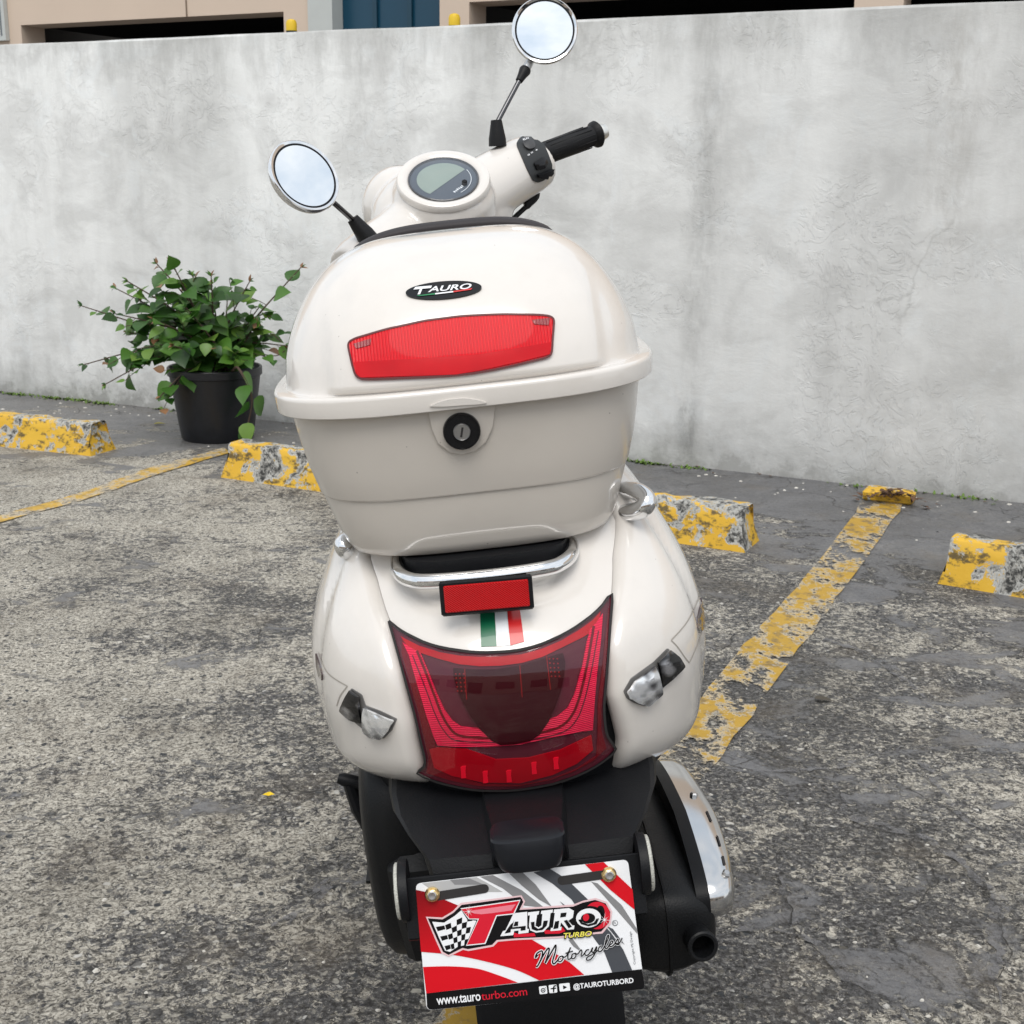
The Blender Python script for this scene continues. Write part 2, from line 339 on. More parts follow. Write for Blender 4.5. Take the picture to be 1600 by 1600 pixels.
# smooth mortar smears over the cracks
mm_, nt, b, out = newmat('grey_mortar'); nb = NB(nt)
nt.links.new(nb.mix(nb.noise(20, 6, .6), (.12, .117, .121), (.19, .187, .19)), b.inputs['Base Color']); b.inputs['Roughness'].default_value = .42
tr = nt.nodes.new('ShaderNodeBsdfTransparent'); mx = nt.nodes.new('ShaderNodeMixShader')
nt.links.new(nb.ramp(nb.noise(32, 8, .78), [(.42, g3(.25)), (.56, g3(1))]), mx.inputs[0]); nt.links.new(b.outputs[0], mx.inputs[1]); nt.links.new(tr.outputs[0], mx.inputs[2]); nt.links.new(mx.outputs[0], out.inputs['Surface'])
crk, nt, b, out = newmat('crack_dirt'); nb = NB(nt); b.inputs['Base Color'].default_value = (.02, .018, .015, 1); b.inputs['Roughness'].default_value = .9
tr = nt.nodes.new('ShaderNodeBsdfTransparent'); mx = nt.nodes.new('ShaderNodeMixShader'); nt.links.new(nb.ramp(nb.noise(22, 7, .75), [(.44, g3(.1)), (.54, g3(1))]), mx.inputs[0]); nt.links.new(b.outputs[0], mx.inputs[1]); nt.links.new(tr.outputs[0], mx.inputs[2]); nt.links.new(mx.outputs[0], out.inputs['Surface'])
def strip(mb, pts, w, z, seed):
    g = smoothpts([G(x, y, z) for x, y in pts], 22)
    vs = []; fs = []
    for i, p in enumerate(g):
        t = (g[min(i + 1, len(g) - 1)] - g[max(i - 1, 0)]).normalized(); nrm = Vector((-t.y, t.x, 0))
        o = nrm * noise.noise(p * 14 + Vector((seed, 0, 0))) * .018
        ww = w * .62 * (.35 + .9 * abs(noise.noise(p * 11 + Vector((0, seed, 0)))) * 1.6) * min(1, 3 * i / len(g) + .05, 3 * (len(g) - 1 - i) / len(g) + .05)
        o = o + nrm * noise.noise(p * 45 + Vector((seed, 0, 0))) * .006; vs += [p + o - nrm * ww, p + o + nrm * ww]
        if i: fs.append((2 * i - 2, 2 * i - 1, 2 * i + 1, 2 * i))
    mb.add(vs, fs)
def Z5(l): return [(1000 + x * .375, 1150 + y * .375) for x, y in l]
sm = MB()
for k, (pp, w) in enumerate([([(320, 150), (600, 140), (760, 140), (880, 110), (1100, 40)], .024), ([(820, 150), (830, 230), (860, 320), (1000, 370), (1200, 430), (1350, 540), (1450, 640), (1500, 760), (1500, 900), (1480, 1060), (1470, 1230)], .026),
        ([(570, 440), (590, 600), (640, 790), (760, 890), (880, 990), (1000, 1080), (1130, 1190), (1200, 1260)], .024), ([(310, 820), (480, 800), (620, 820), (700, 850)], .016), ([(1080, 60), (1200, 150), (1330, 320), (1500, 420)], .022)]):
    strip(sm, Z5(pp), w, .004, k * 3.1)
strip(sm, [(1250, 990), (1330, 1010), (1400, 1050), (1470, 1120)], .03, .004, 20)
strip(sm, [(560, 1330), (470, 1420), (430, 1450)], .025, .004, 22)
tag(sm.build('mortar_smear', mm_, smooth=None), kind='structure')
ck = MB()
for k, (pp, w) in enumerate([([(480, 255), (640, 275), (800, 295)], .004), ([(870, 330), (1040, 375), (1180, 365), (1330, 420), (1400, 560), (1480, 700), (1530, 860), (1490, 1000), (1480, 1210)], .0055), ([(800, 150), (825, 220), (850, 300)], .004),
        ([(560, 450), (585, 560), (620, 740), (700, 850), (820, 940)], .0035), ([(1070, 90), (1110, 210), (1300, 300)], .0035)]):
    strip(ck, Z5(pp), w, .008, 40 + k * 2.7)
strip(ck, [(560, 1330), (500, 1390), (470, 1415)], .004, .008, 61)
tag(ck.build('ground_crack', crk, smooth=None), kind='structure')

# loose grit, paint chips
gr = MB(); gd = MB()
def chip(mb, p, r, flat=.45):
    n = 6; k = [r * random.uniform(.55, 1.1) for _ in range(n)]; a0 = random.random() * 6
    e = random.uniform(.6, 1)
    lo = [p + Vector((k[i] * math.cos(a0 + i * 1.047), e * k[i] * math.sin(a0 + i * 1.047), 0)) for i in range(n)]
    hi = [p + Vector((.6 * k[i] * math.cos(a0 + i * 1.047), .6 * e * k[i] * math.sin(a0 + i * 1.047), r * flat * random.uniform(.7, 1.2))) for i in range(n)]
    mb.loft([lo, hi])
for _ in range(420):
    p = G(random.uniform(-50, 1650), 800 + 820 * random.random() ** 1.2); chip(gr if random.random() < .5 else gd, p, random.uniform(.0018, .006) * random.uniform(.6, 1.25))
for _ in range(150):
    s_ = random.uniform(-1, 7); p = WA + WD * s_ - WN * abs(random.gauss(.05, .3)); p.z = 0; chip(gr, p, random.uniform(.004, .012), .3)
tag(gr.build('pale_grit', mat('pale_grit', (.55, .53, .48), .7, var=.3, vscale=2), smooth=None), 'pale grit and paint chips scattered over the concrete', 'grit', kind='stuff')
tag(gd.build('dark_grit', mat('dark_grit', (.035, .035, .04), .5, var=.5, vscale=2), smooth=None), 'dark stone chips scattered over the concrete', 'grit', kind='stuff')

# ================================================================== WALL
wm, nt, b, out = newmat('trowelled_white_render'); nb = NB(nt)
base = nb.mix(nb.noise(1.5, 7, .6, dist=.5), (.66, .665, .655), (.82, .83, .82))
strk = nb.noise(3.0, 6, .62, nb.coord((2.6, 2.6, .35)))
base = nb.mix(nb.ramp(strk, [(.45, g3(0)), (.75, g3(.24))]), base, (.36, .36, .35))
cloud = nb.noise(2.6, 9, .64, nb.coord((1, 1, 1.3)), .5)
base = nb.mix(nb.ramp(cloud, [(.40, g3(.4)), (.54, g3(0))]), base, (.42, .42, .41))
ptch = nb.ramp(nb.noise(2.6, 6, .7, nb.coord(loc=(3, 3, 3)), .8), [(.55, g3(0)), (.60, g3(.32))])
base = nb.mix(ptch, base, (.74, .77, .78))
sp = nb.N.new('ShaderNodeSeparateXYZ'); nb.L.new(nb.tc.outputs['Object'], sp.inputs[0])
# wall local: x along wall (from the left), z up
loz = nb.ramp(nb.math('ADD', nb.math('MULTIPLY', sp.outputs[2], 2.2), nb.math('MULTIPLY', nb.math('SUBTRACT', nb.noise(7, 7, .7), .5), 1.1)), [(.0, g3(.75)), (.12, g3(.42)), (.5, g3(0))])
base = nb.mix(loz, base, (.22, .22, .205))
hi = nb.ramp(nb.math('ADD', nb.math('MULTIPLY', nb.math('SUBTRACT', sp.outputs[2], 1.3), 1.5), nb.math('MULTIPLY', nb.math('SUBTRACT', nb.noise(5, 7, .7, nb.coord((1.8, 1.8, .5))), .5), 1.6)), [(.45, g3(0)), (.95, g3(.5))])
base = nb.mix(hi, base, (.30, .30, .285))
# right part of wall is greyer
rxx = nb.N.new('ShaderNodeMapRange'); rxx.inputs[1].default_value = 2.2; rxx.inputs[2].default_value = 6.0; rxx.inputs[3].default_value = 0; rxx.inputs[4].default_value = .42; nb.L.new(sp.outputs[0], rxx.inputs[0])
base = nb.mix(rxx.outputs[0], base, (.43, .425, .41))
# fine cracks
vd = nb.N.new('ShaderNodeTexVoronoi'); vd.feature = 'DISTANCE_TO_EDGE'; vd.inputs['Scale'].default_value = .9
cn2 = nb.N.new('ShaderNodeTexNoise'); cn2.inputs['Scale'].default_value = 2.5; cn2.inputs['Detail'].default_value = 7; nb.L.new(nb.tc.outputs['Object'], cn2.inputs['Vector'])
s2 = nb.N.new('ShaderNodeVectorMath'); s2.operation = 'SCALE'; s2.inputs['Scale'].default_value = .7; nb.L.new(cn2.outputs['Color'], s2.inputs[0])
a2 = nb.N.new('ShaderNodeVectorMath'); a2.operation = 'ADD'; nb.L.new(nb.tc.outputs['Object'], a2.inputs[0]); nb.L.new(s2.outputs[0], a2.inputs[1]); nb.L.new(a2.outputs[0], vd.inputs['Vector'])
ck_ = nb.math('MULTIPLY', nb.ramp(vd.outputs['Distance'], [(.0, g3(1)), (.012, g3(0))]), nb.ramp(nb.noise(1.3, 4), [(.52, g3(0)), (.62, g3(.22))]))
base = nb.mix(ck_, base, (.16, .155, .14))
def stain(px, py, wx, z0, z1, amt, colr):      # vertical run of grime at a given place along the wall
    global base
    t = (WA - CAM).dot(WN) / ray(px, py).dot(WN); s0 = (CAM + ray(px, py) * t - WA).dot(WD)
    a = nb.math('ABSOLUTE', nb.math('SUBTRACT', nb.math('ADD', sp.outputs[0], nb.math('MULTIPLY', nb.math('SUBTRACT', nb.noise(6, 6, .7, nb.coord((1, 1, .4))), .5), wx * 1.6)), s0 + wx * .0))
    m_ = nb.ramp(nb.math('DIVIDE', a, wx), [(0, g3(1)), (.35, g3(.7)), (1, g3(0))])
    zz = nb.N.new('ShaderNodeMapRange'); zz.inputs[1].default_value = z0; zz.inputs[2].default_value = z1; nb.L.new(sp.outputs[2], zz.inputs[0])
    zr = nb.ramp(zz.outputs[0], [(0, g3(0)), (.25, g3(.8)), (.8, g3(1)), (1, g3(.3))])
    f = nb.math('MULTIPLY', nb.math('MULTIPLY', m_, zr), nb.math('MULTIPLY', nb.ramp(nb.noise(9, 7, .72, nb.coord((1.6, 1.6, .6))), [(.4, g3(.25)), (.6, g3(1))]), amt))
    base = nb.mix(f, base, colr)
stain(1490, 200, .16, .75, 1.85, .55, (.30, .285, .26)); stain(1110, 300, .10, .55, 1.75, .40, (.27, .27, .26)); stain(1075, 660, .07, .02, .30, .7, (.12, .12, .11))
stain(310, 120, .14, 1.2, 1.9, .30, (.36, .36, .35)); stain(565, 80, .10, 1.35, 1.9, .5, (.30, .30, .29)); stain(1560, 600, .3, .0, .7, .25, (.35, .34, .31))
nt.links.new(base, b.inputs['Base Color']); b.inputs['Roughness'].default_value = .8
hh = nb.math('ADD', nb.math('MULTIPLY', nb.noise(5, 6, .6, nb.coord((1, 1, 1.5)), .4), .6), nb.math('MULTIPLY', nb.ramp(nb.noise(9, 6, .65, dist=2), [(.48, g3(0)), (.52, g3(1))]), nb.ramp(nb.noise(1.8, 3), [(.5, g3(0)), (.6, g3(.35))])))
nt.links.new(nb.bump(nb.noise(90, 3), .15, .003, nb.bump(hh, .38, .018)), b.inputs['Normal'])
WX0, WX1 = -6.0, 14.0
def wallp(s, d, z): p = WA + WD * s + WN * d; return Vector((p.x, p.y, z))
def wall_hit(px, py, d=0.0):
    r = ray(px, py); t = (WA + WN * d - CAM).dot(WN) / r.dot(WN); p = CAM + r * t
    return (p - WA).dot(WD), p.z
print('wall top', wall_hit(0, 69), wall_hit(800, 35), wall_hit(1530, 2))
HW = sum(wall_hit(*p)[1] for p in ((0, 69), (800, 35), (1530, 2))) / 3
mb = MB(); n = 120; T = .16
prof = [(0, 0), (0, HW - .012), (.006, HW - .002), (.02, HW), (T - .02, HW), (T, HW - .012), (T, 0)]
rings = []
for i in range(n + 1):
    s_ = WX0 + (WX1 - WX0) * i / n
    rings.append([Vector((s_, d + (noise.noise(Vector((s_ * 1.3, z * 2, 0))) * .008 if d == 0 else 0), z + (noise.noise(Vector((s_ * 2, 3, 0))) * .005 if z > 1 else 0))) for d, z in prof])
mb.loft(rings)
wall = mb.build('boundary_wall', wm, smooth=30)
WM = Matrix((WD, WN, Vector((0, 0, 1)))).transposed().to_4x4(); WM.translation = WA; wall.matrix_world = WM
tag(wall, 'long low white rendered concrete wall with grey stains behind the scooter', 'wall')

# ================================================================== BUILDING behind the wall
FD = 4.5                                         # metres behind the wall
PEACH = mat('peach_render', (.62, .50, .40), .8, var=.08, vscale=1.5, bump=.2, bscale=30)
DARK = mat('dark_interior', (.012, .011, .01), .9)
TEAL = mat('teal_painted_door', (.002, .045, .085), .3, var=.2, vscale=2)
GREYW = mat('pale_grey_paint', (.5, .52, .5), .7)
bld = empty('parking_building', wallp(0, FD, 0)); bld.matrix_world = Matrix.Translation(wallp(0, FD, 0)) @ WM.to_3x3().to_4x4()
tag(bld, 'peach rendered parking building with dark openings and teal door behind the wall', 'building')
def fx(px, y=20): return wall_hit(px, y, FD)[0]
zt = wall_hit(237, 29, FD)[1]; zt_l = wall_hit(0, 42, FD)[1]; zt_r = wall_hit(733, 3, FD)[1]
print('header z', zt_l, zt, zt_r)
ZT = (zt + zt_r) / 2
xs = dict(a=fx(31), b=fx(443), c=fx(465), d=fx(485), e=fx(523), f=fx(687), g=fx(733), h=fx(1335, 5), i=fx(1412, 2))
XL, XR = -14, 22
def panel(mb, x0, x1, z0, z1, d0=0, d1=.3): mb.box(((x0 + x1) / 2, (d0 + d1) / 2, (z0 + z1) / 2), x1 - x0, d1 - d0, z1 - z0)
mb = MB()
# header band, pillars butted under it
panel(mb, XL, xs['d'], ZT, 6.5); panel(mb, xs['f'], XR, ZT, 6.5)
panel(mb, XL, xs['a'], 0, ZT); panel(mb, xs['b'], xs['d'], 0, ZT)
panel(mb, xs['f'], xs['g'], 0, ZT); panel(mb, xs['h'], xs['i'], 0, ZT); panel(mb, xs['i'] + 4, xs['i'] + 4.6, 0, ZT)
panel(mb, xs['e'], xs['f'], 4.2, 6.5)
mb.build('facade', PEACH, bld, smooth=None)
mb = MB(); panel(mb, xs['d'], xs['e'], 0, 6.5, -.04, .3); mb.build('grey_column', GREYW, bld, smooth=None)
mb = MB(); panel(mb, xs['e'] + .003, xs['f'] - .003, 0, 4.2, .12, .18)
mb.build('teal_door', TEAL, bld, smooth=None)
mb = MB()
for k in range(1, 3):
    x = xs['e'] + (xs['f'] - xs['e']) * k / 3; panel(mb, x - .02, x + .02, 0, 4.2, .09, .119)
mb.build('door_rail', mat('teal_trim', (.004, .04, .07), .4), bld, smooth=None)
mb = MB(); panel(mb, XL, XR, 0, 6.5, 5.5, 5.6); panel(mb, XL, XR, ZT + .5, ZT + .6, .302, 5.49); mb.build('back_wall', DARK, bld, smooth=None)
mb = MB(); panel(mb, fx(292) - .006, fx(292) + .006, ZT, 6.5, -.008, -.0005); mb.build('render_joint', mat('joint', (.2, .15, .11), .9), bld, smooth=None)
def slope(name, p0, p1, d, m):
    (x0, z0), (x1, z1) = wall_hit(*p0, FD + d), wall_hit(*p1, FD + d)
    mb = MB(); v = [Vector((x, y, z)) for y in (d, d + .12) for x, z in ((x0, z0 - 3), (x1, z1 - 3), (x1, z1), (x0, z0))]
    mb.add(v, [(0, 1, 2, 3), (7, 6, 5, 4), (0, 4, 5, 1), (1, 5, 6, 2), (2, 6, 7, 3), (3, 7, 4, 0)]); mb.build(name, m, bld, smooth=None)
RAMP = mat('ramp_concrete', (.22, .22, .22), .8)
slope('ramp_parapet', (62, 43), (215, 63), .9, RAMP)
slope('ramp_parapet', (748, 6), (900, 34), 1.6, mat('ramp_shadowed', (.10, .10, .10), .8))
# window grille at far left
mb = MB(); x1 = fx(13, 30); z0 = wall_hit(10, 64, FD)[1]
panel(mb, x1 - .04, x1, z0, z0 + 1.5, -.05, -.002); panel(mb, x1 - 1.2, x1 - .04, z0, z0 + .04, -.05, -.002)
wf = mb.build('window_frame', GREYW, bld, smooth=None)
mb = MB()
for k in range(8): x = x1 - .09 - k * .13; mb.tube([(x, -.03, z0 + .04), (x, -.03, z0 + 1.5)], .009, 8)
mb.build('window_bar', GREYW, wf)
mb = MB(); panel(mb, x1 - 1.2, x1 - .04, z0 + .04, z0 + 1.5, -.012, -.004); mb.build('window_pane', mat('grey_pane', (.25, .28, .30), .1), wf, smooth=None)
# unseen block added behind the camera for gloss paint and chrome to reflect
opp = empty('reflection_block', (0, -15, 0)); tag(opp, 'plain beige block added behind the camera, seen only in reflections', 'building')
mb = MB(); mb.box((0, -1, 2.4), 40, 2, 4.8); mb.build('wall', PEACH, opp, smooth=None)
for k in range(9):
    mb = MB(); mb.box((-18 + 4.4 * k, .02, 2.0 if k % 3 else 1.4), 2.4, .1, 1.8 if k % 3 else 2.6); mb.build('window', mat('dark_window', (.02, .025, .03), .1), opp, smooth=None)  # dark openings on the added block, for contrast in the reflections
# raised deck behind the wall (only its top is implied)
dz = HW - .55
mb = MB(); v = [wallp(WX0 - 8, .4, dz), wallp(WX1 + 8, .4, dz), wallp(WX1 + 8, FD - .01, dz), wallp(WX0 - 8, FD - .01, dz)]
v2 = [Vector((p.x, p.y, .01)) for p in v]; mb.loft([v2, v]); tag(mb.build('raised_pavement', gm, smooth=None), kind='structure')
# posts with yellow tops beside the columns
def post(px, ytop, label, d):
    x, z = wall_hit(px, ytop, d); p = wallp(x, d, 0)
    t = empty('bollard', (p.x, p.y, dz)); tag(t, label, 'bollard', 'bollards behind the wall'); H = z - dz; r = .042
    a = MB(); a.lathe([(r, 0), (r, H * .35), (r, H - .085)], (0, 0, 0), (0, 0, 1), 20); a.build('post', mat('black_post', (.01, .01, .01), .5), t)
    a = MB(); a.lathe([(r * 1.02, H - .085), (r * 1.02, H - .03), (r * .8, H - .008), (r * .3, H)], (0, 0, 0), (0, 0, 1), 20); a.build('cap', mat('yellow_cap', (.75, .50, .02), .5), t)
post(455, 30, 'black post with yellow top left of the teal door', 3.6)
post(710, 21, 'black post with yellow top right of the teal door', 3.6)

# ================================================================== WHEEL STOPS
sm_y, nt, b, out = newmat('peeling_yellow_stop'); nb = NB(nt)
n_ = nb.noise(8.5, 9, .70, dist=.4); n2_ = nb.noise(40, 6, .7)
spz = nb.N.new('ShaderNodeSeparateXYZ'); nb.L.new(nb.tc.outputs['Object'], spz.inputs[0])
ns = nb.math('ADD', nb.math('MULTIPLY', n_, .8), nb.math('MULTIPLY', n2_, .2)); ns = nb.math('ADD', ns, nb.ramp(spz.outputs[2], [(.09, g3(0)), (.135, g3(.045))])); ns = nb.math('SUBTRACT', ns, nb.ramp(spz.outputs[2], [(.0, g3(.03)), (.03, g3(0))]))
yel = nb.mix(nb.noise(5, 5, .6), (.60, .33, .014), (.74, .47, .045))
yel = nb.mix(nb.ramp(nb.noise(19, 7, .72, nb.coord((1, 1, 1.6), loc=(2, 8, 1))), [(.51, g3(0)), (.60, g3(.9))]), yel, (.055, .045, .025))
conc = nb.mix(nb.ramp(nb.noise(60, 4, .75), [(.44, g3(0)), (.62, g3(1))]), (.022, .022, .02), (.36, .35, .32))
white = nb.mix(nb.noise(70, 3), (.45, .45, .42), (.72, .71, .67))
c = nb.mix(nb.ramp(ns, [(.522, g3(0)), (.534, g3(1))]), yel, white)
c = nb.mix(nb.ramp(ns, [(.562, g3(0)), (.585, g3(1))]), c, conc)
nt.links.new(c, b.inputs['Base Color']); b.inputs['Roughness'].default_value = .6
hgt = nb.math('SUBTRACT', nb.math('MULTIPLY', n2_, .3), nb.ramp(ns, [(.525, g3(0)), (.585, g3(1))]))
nt.links.new(nb.bump(hgt, .8, .006), b.inputs['Normal'])
def wheel_stop(pl, pr, label, hgt_=.125, dep=.17, wseed=0):
    A, B = G(*pl), G(*pr); d = (B - A); Ln = d.length; d.normalize(); nn = Vector((-d.y, d.x, 0))
    if nn.y < 0: nn = -nn
    nx = 120; prof = [(0, 0), (.012, hgt_ * .3), (.028, hgt_ * .7), (.036, hgt_ * .95), (.045, hgt_), (dep * .5, hgt_ * 1.01), (dep - .045, hgt_), (dep - .036, hgt_ * .94), (dep - .014, hgt_ * .4), (dep, 0)]
    rings = []
    for i in range(nx + 1):
        t = i / nx; s_ = Ln * t; edge = min(s_, Ln - s_)
        r = []
        for y, z in prof:
            # ends slope inwards towards the top
            ins = .035 * z / hgt_ if True else 0
            ss = s_ + (ins if i == 0 else -ins if i == nx else 0)
            dz_ = (noise.noise(Vector((ss * 7, y * 18, z * 18 + wseed))) * .010 + noise.noise(Vector((ss * 26, y * 50, z * 50 + wseed))) * .006) * (z > 0)
            r.append(Vector((ss, y + dz_, z + dz_ * .8)))
        rings.append(r)
    rings[0] = [p + Vector((0, 0, 0)) for p in rings[0]]
    mb = MB(); mb.loft(rings); o = mb.build('wheel_stop', sm_y, smooth=50)
    M = Matrix((d, nn, Vector((0, 0, 1)))).transposed().to_4x4(); M.translation = A; o.matrix_world = M
    return tag(o, label, 'wheel stop', 'yellow concrete wheel stops')
a_, b_ = G(0, 697), G(140, 712); e_ = a_ + (a_ - b_).normalized() * 1.5
def px_of(p):
    d = p - CAM; z = d.dot(Fv); return 800 + FPX * d.dot(Rv) / z, 800 - FPX * d.dot(Uv) / z
wheel_stop(px_of(e_), (142, 713), 'chipped yellow wheel stop at the left edge, left of the potted plant', .135, wseed=3)
wheel_stop((345, 746), (1163, 864), 'long peeling yellow wheel stop partly hidden behind the scooter', .14, wseed=9)
a_, b_ = G(1465, 912), G(1600, 935); e_ = a_ + (b_ - a_).normalized() * 2.0
wheel_stop((1465, 912), px_of(e_), 'yellow wheel stop with black mould at the right edge', .14, wseed=21)
# small yellow block at the wall end of the right line
p = G(1385, 786); a_ = MB(); a_.box((0, .05, .02), .19, .10, .05, bev=.012)
o = a_.build('concrete_block', sm_y); M = WM.copy(); M.translation = p; o.matrix_world = M
tag(o, 'small yellow painted concrete block at foot of wall under dead leaves', 'concrete block')

# ================================================================== WALL-FOOT PLANTS AND LITTER
def leaf(mb, p, d, up, L, w, droop=.2, fold=.25):
    d = d.normalized(); x = d.cross(up).normalized(); nn = x.cross(d).normalized()
    prof = [(0, .06), (.08, .62), (.25, .98), (.42, 1.0), (.62, .78), (.8, .42), (.92, .15), (1, .0)]
    vs = []; fs = []
    for t, k in prof:
        c = p + d * (L * t) - nn * (droop * L * t * t)
        h = w * .5 * k
        vs += [c - x * h + nn * h * fold, c, c + x * h + nn * h * fold]
    for i in range(len(prof) - 1):
        a = 3 * i; fs += [(a, a + 1, a + 4, a + 3), (a + 1, a + 2, a + 5, a + 4)]
    mb.add(vs, fs)
MOSS = mat('weed_green', (.10, .17, .025), .7, var=.5, vscale=40)
mw = MB()
def tuft(px, n, spread=.05, size=.02):
    x, _ = wall_hit(px, 700)
    r_ = ray(px, 0)
    # point on wall base below this column
    best = None
    for y in range(590, 800, 2):
        g = G(px, y)
        if (g - WA).dot(WN) < 0: best = g; break
    p0 = best
    for _ in range(n):
        p = p0 + WD * random.gauss(0, spread) - WN * abs(random.gauss(.01, .02)); p.z = 0
        a = random.random() * 6.3; leaf(mw, p, Vector((math.cos(a), math.sin(a) - .3, random.uniform(.3, 1.4))), Vector((0, 0, 1)), random.uniform(.6, 1.2) * size, size * .6)
for px, n, sp_ in ((30, 60, .05), (85, 50, .04), (118, 90, .06), (160, 80, .05), (60, 30, .08), (262, 30, .06), (1003, 110, .06), (1080, 40, .05), (1330, 14, .06), (1520, 22, .05), (1450, 14, .1), (10, 20, .05)):
    tuft(px, n, sp_, .018)
tag(mw.build('weeds', MOSS), 'small green weeds and moss along the foot of the wall', 'weeds', kind='stuff')
DEAD = mat('dead_leaf', (.10, .05, .025), .8, var=.6, vscale=20)
ml = MB(); cpt = G(1395, 772, .05)
for _ in range(75):
    p = cpt + WD * random.gauss(0, .07) + WN * random.gauss(.03, .025); p.z = max(.004, .05 * math.exp(-((p - cpt).length / .09) ** 2) + random.uniform(0, .02)) if (p - WA).dot(WN) < 0 else .05
    if (p - WA).dot(WN) > -.01: p -= WN * ((p - WA).dot(WN) + .02)
    a = random.random() * 6.3; leaf(ml, p, Vector((math.cos(a), math.sin(a), random.uniform(-.2, .4))), Vector((0, 0, 1)), random.uniform(.02, .045), .016)
for _ in range(60):
    s_ = random.uniform(-1, 8); p = WA + WD * s_ - WN * abs(random.gauss(.03, .03)); p.z = .005
    a = random.random() * 6.3; leaf(ml, p, Vector((math.cos(a), math.sin(a), .1)), Vector((0, 0, 1)), random.uniform(.01, .025), .01)
tag(ml.build('leaf_litter', DEAD), 'brown dead leaves heaped at the foot of the wall', 'leaf litter', kind='stuff')
mb = MB(); leaf(mb, Vector((0, 0, .006)), Vector((.9, -.2, .05)), Vector((0, 0, 1)), .045, .024, .1, .3)
o = mb.build('dead_leaf', mat('dry_leaf_dark', (.06, .05, .035), .7), smooth=60); o.location = G(1272, 1095); tag(o, 'single dark dry leaf lying right of the worn yellow line', 'leaf')
mb = MB(); 
for a in (0, 1.5, 3.3): leaf(mb, Vector((0, 0, .005)), Vector((math.cos(a), math.sin(a), .6)), Vector((0, 0, 1)), .012, .012, .3, .4)
o = mb.build('petal', mat('yellow_petal', (.80, .55, .01), .5)); o.location = G(420, 1247); tag(o, 'tiny bright yellow petal on the ground left of the scooter', 'petal')
mb = MB(); leaf(mb, Vector((0, 0, .004)), Vector((.9, .2, .1)), Vector((0, 0, 1)), .06, .03, .1, .3)
o = mb.build('yellow_leaf', mat('yellow_green_leaf', (.30, .26, .04), .6)); o.location = G(240, 664); tag(o, 'yellowing leaf on the ground between wheel stop and flower pot', 'leaf')

# ================================================================== POTTED PLANT
PV = G(333, 690); PV = PV + Vector((0, .10, 0))
pot = empty('plant_pot', PV); tag(pot, 'large black plastic nursery pot in front of the wall', 'pot')
k_ = (PV - CAM).length / FPX
# pot: base y 690, rim y 560; width 140 px at rim, 105 px at base
RB, RT = 54 * k_, 70 * k_; HP = 0
for z in [i * .002 for i in range(100, 300)]:
    if px_of(PV + Vector((0, -RT, z)))[1] < 583: HP = z; break
print('pot', RB, RT, HP)
mb = MB()
prof = [(RB * .96, 0), (RB, .01)] + [(RB + (RT * .96 - RB) * t, .01 + (HP - .05) * t) for t in (.25, .5, .75, 1)] + [(RT, HP - .036), (RT * 1.0, HP - .004), (RT * .985, HP), (RT * .95, HP - .002), (RT * .93, HP - .05), (RT * .90, HP - .06)]
mb.lathe(prof, (0, 0, 0), (0, 0, 1), 56)
POTM = mat('scuffed_black_plastic', (.008, .009, .012), .38, bump=.3, bscale=60, var=.4, vscale=30)
mb.build('pot_body', POTM, pot)
# foliage is its own thing growing in the pot
plant = empty('leafy_plant', PV + Vector((0, 0, HP - .06))); tag(plant, 'spreading green shrub with reddish young leaves growing in black pot', 'plant')
mb = MB(); mb.lathe([(RT * .92, -.004), (RT * .5, .012), (.001, .015)], (0, 0, 0), (0, 0, 1), 24); mb.build('soil', mat('dark_soil', (.03, .022, .015), .95, bump=1, bscale=60), plant)
LGm, nt, b, out = newmat('green_leaf'); nb = NB(nt)
geo = nt.nodes.new('ShaderNodeNewGeometry')
lc = nb.ramp(geo.outputs['Random Per Island'], [(0, (.018, .060, .008)), (.45, (.040, .125, .016)), (.8, (.085, .21, .025)), (1, (.17, .30, .045))])
nt.links.new(nb.mix(nb.noise(30, 3), lc, nb.mix(.25, lc, (.02, .05, .01))), b.inputs['Base Color']); b.inputs['Roughness'].default_value = .42
trl = nt.nodes.new('ShaderNodeBsdfTranslucent'); nt.links.new(lc, trl.inputs[0]); mx = nt.nodes.new('ShaderNodeMixShader'); mx.inputs[0].default_value = .25
nt.links.new(b.outputs[0], mx.inputs[1]); nt.links.new(trl.outputs[0], mx.inputs[2]); nt.links.new(mx.outputs[0], out.inputs['Surface'])
LRm = mat('young_red_leaf', (.20, .10, .045), .5, var=.5, vscale=30)
STM = mat('brown_stem', (.07, .045, .03), .8, var=.3)
stems = MB(); fol = MB(); red = MB()
base0 = PV + Vector((0, 0, HP - .05))
def pp(px, py, dy):                               # point at the pot's distance plus dy metres
    r = ray(px, py); t = (PV.y + dy - CAM.y) / r.y; return CAM + r * t
rnd = random.Random(5)
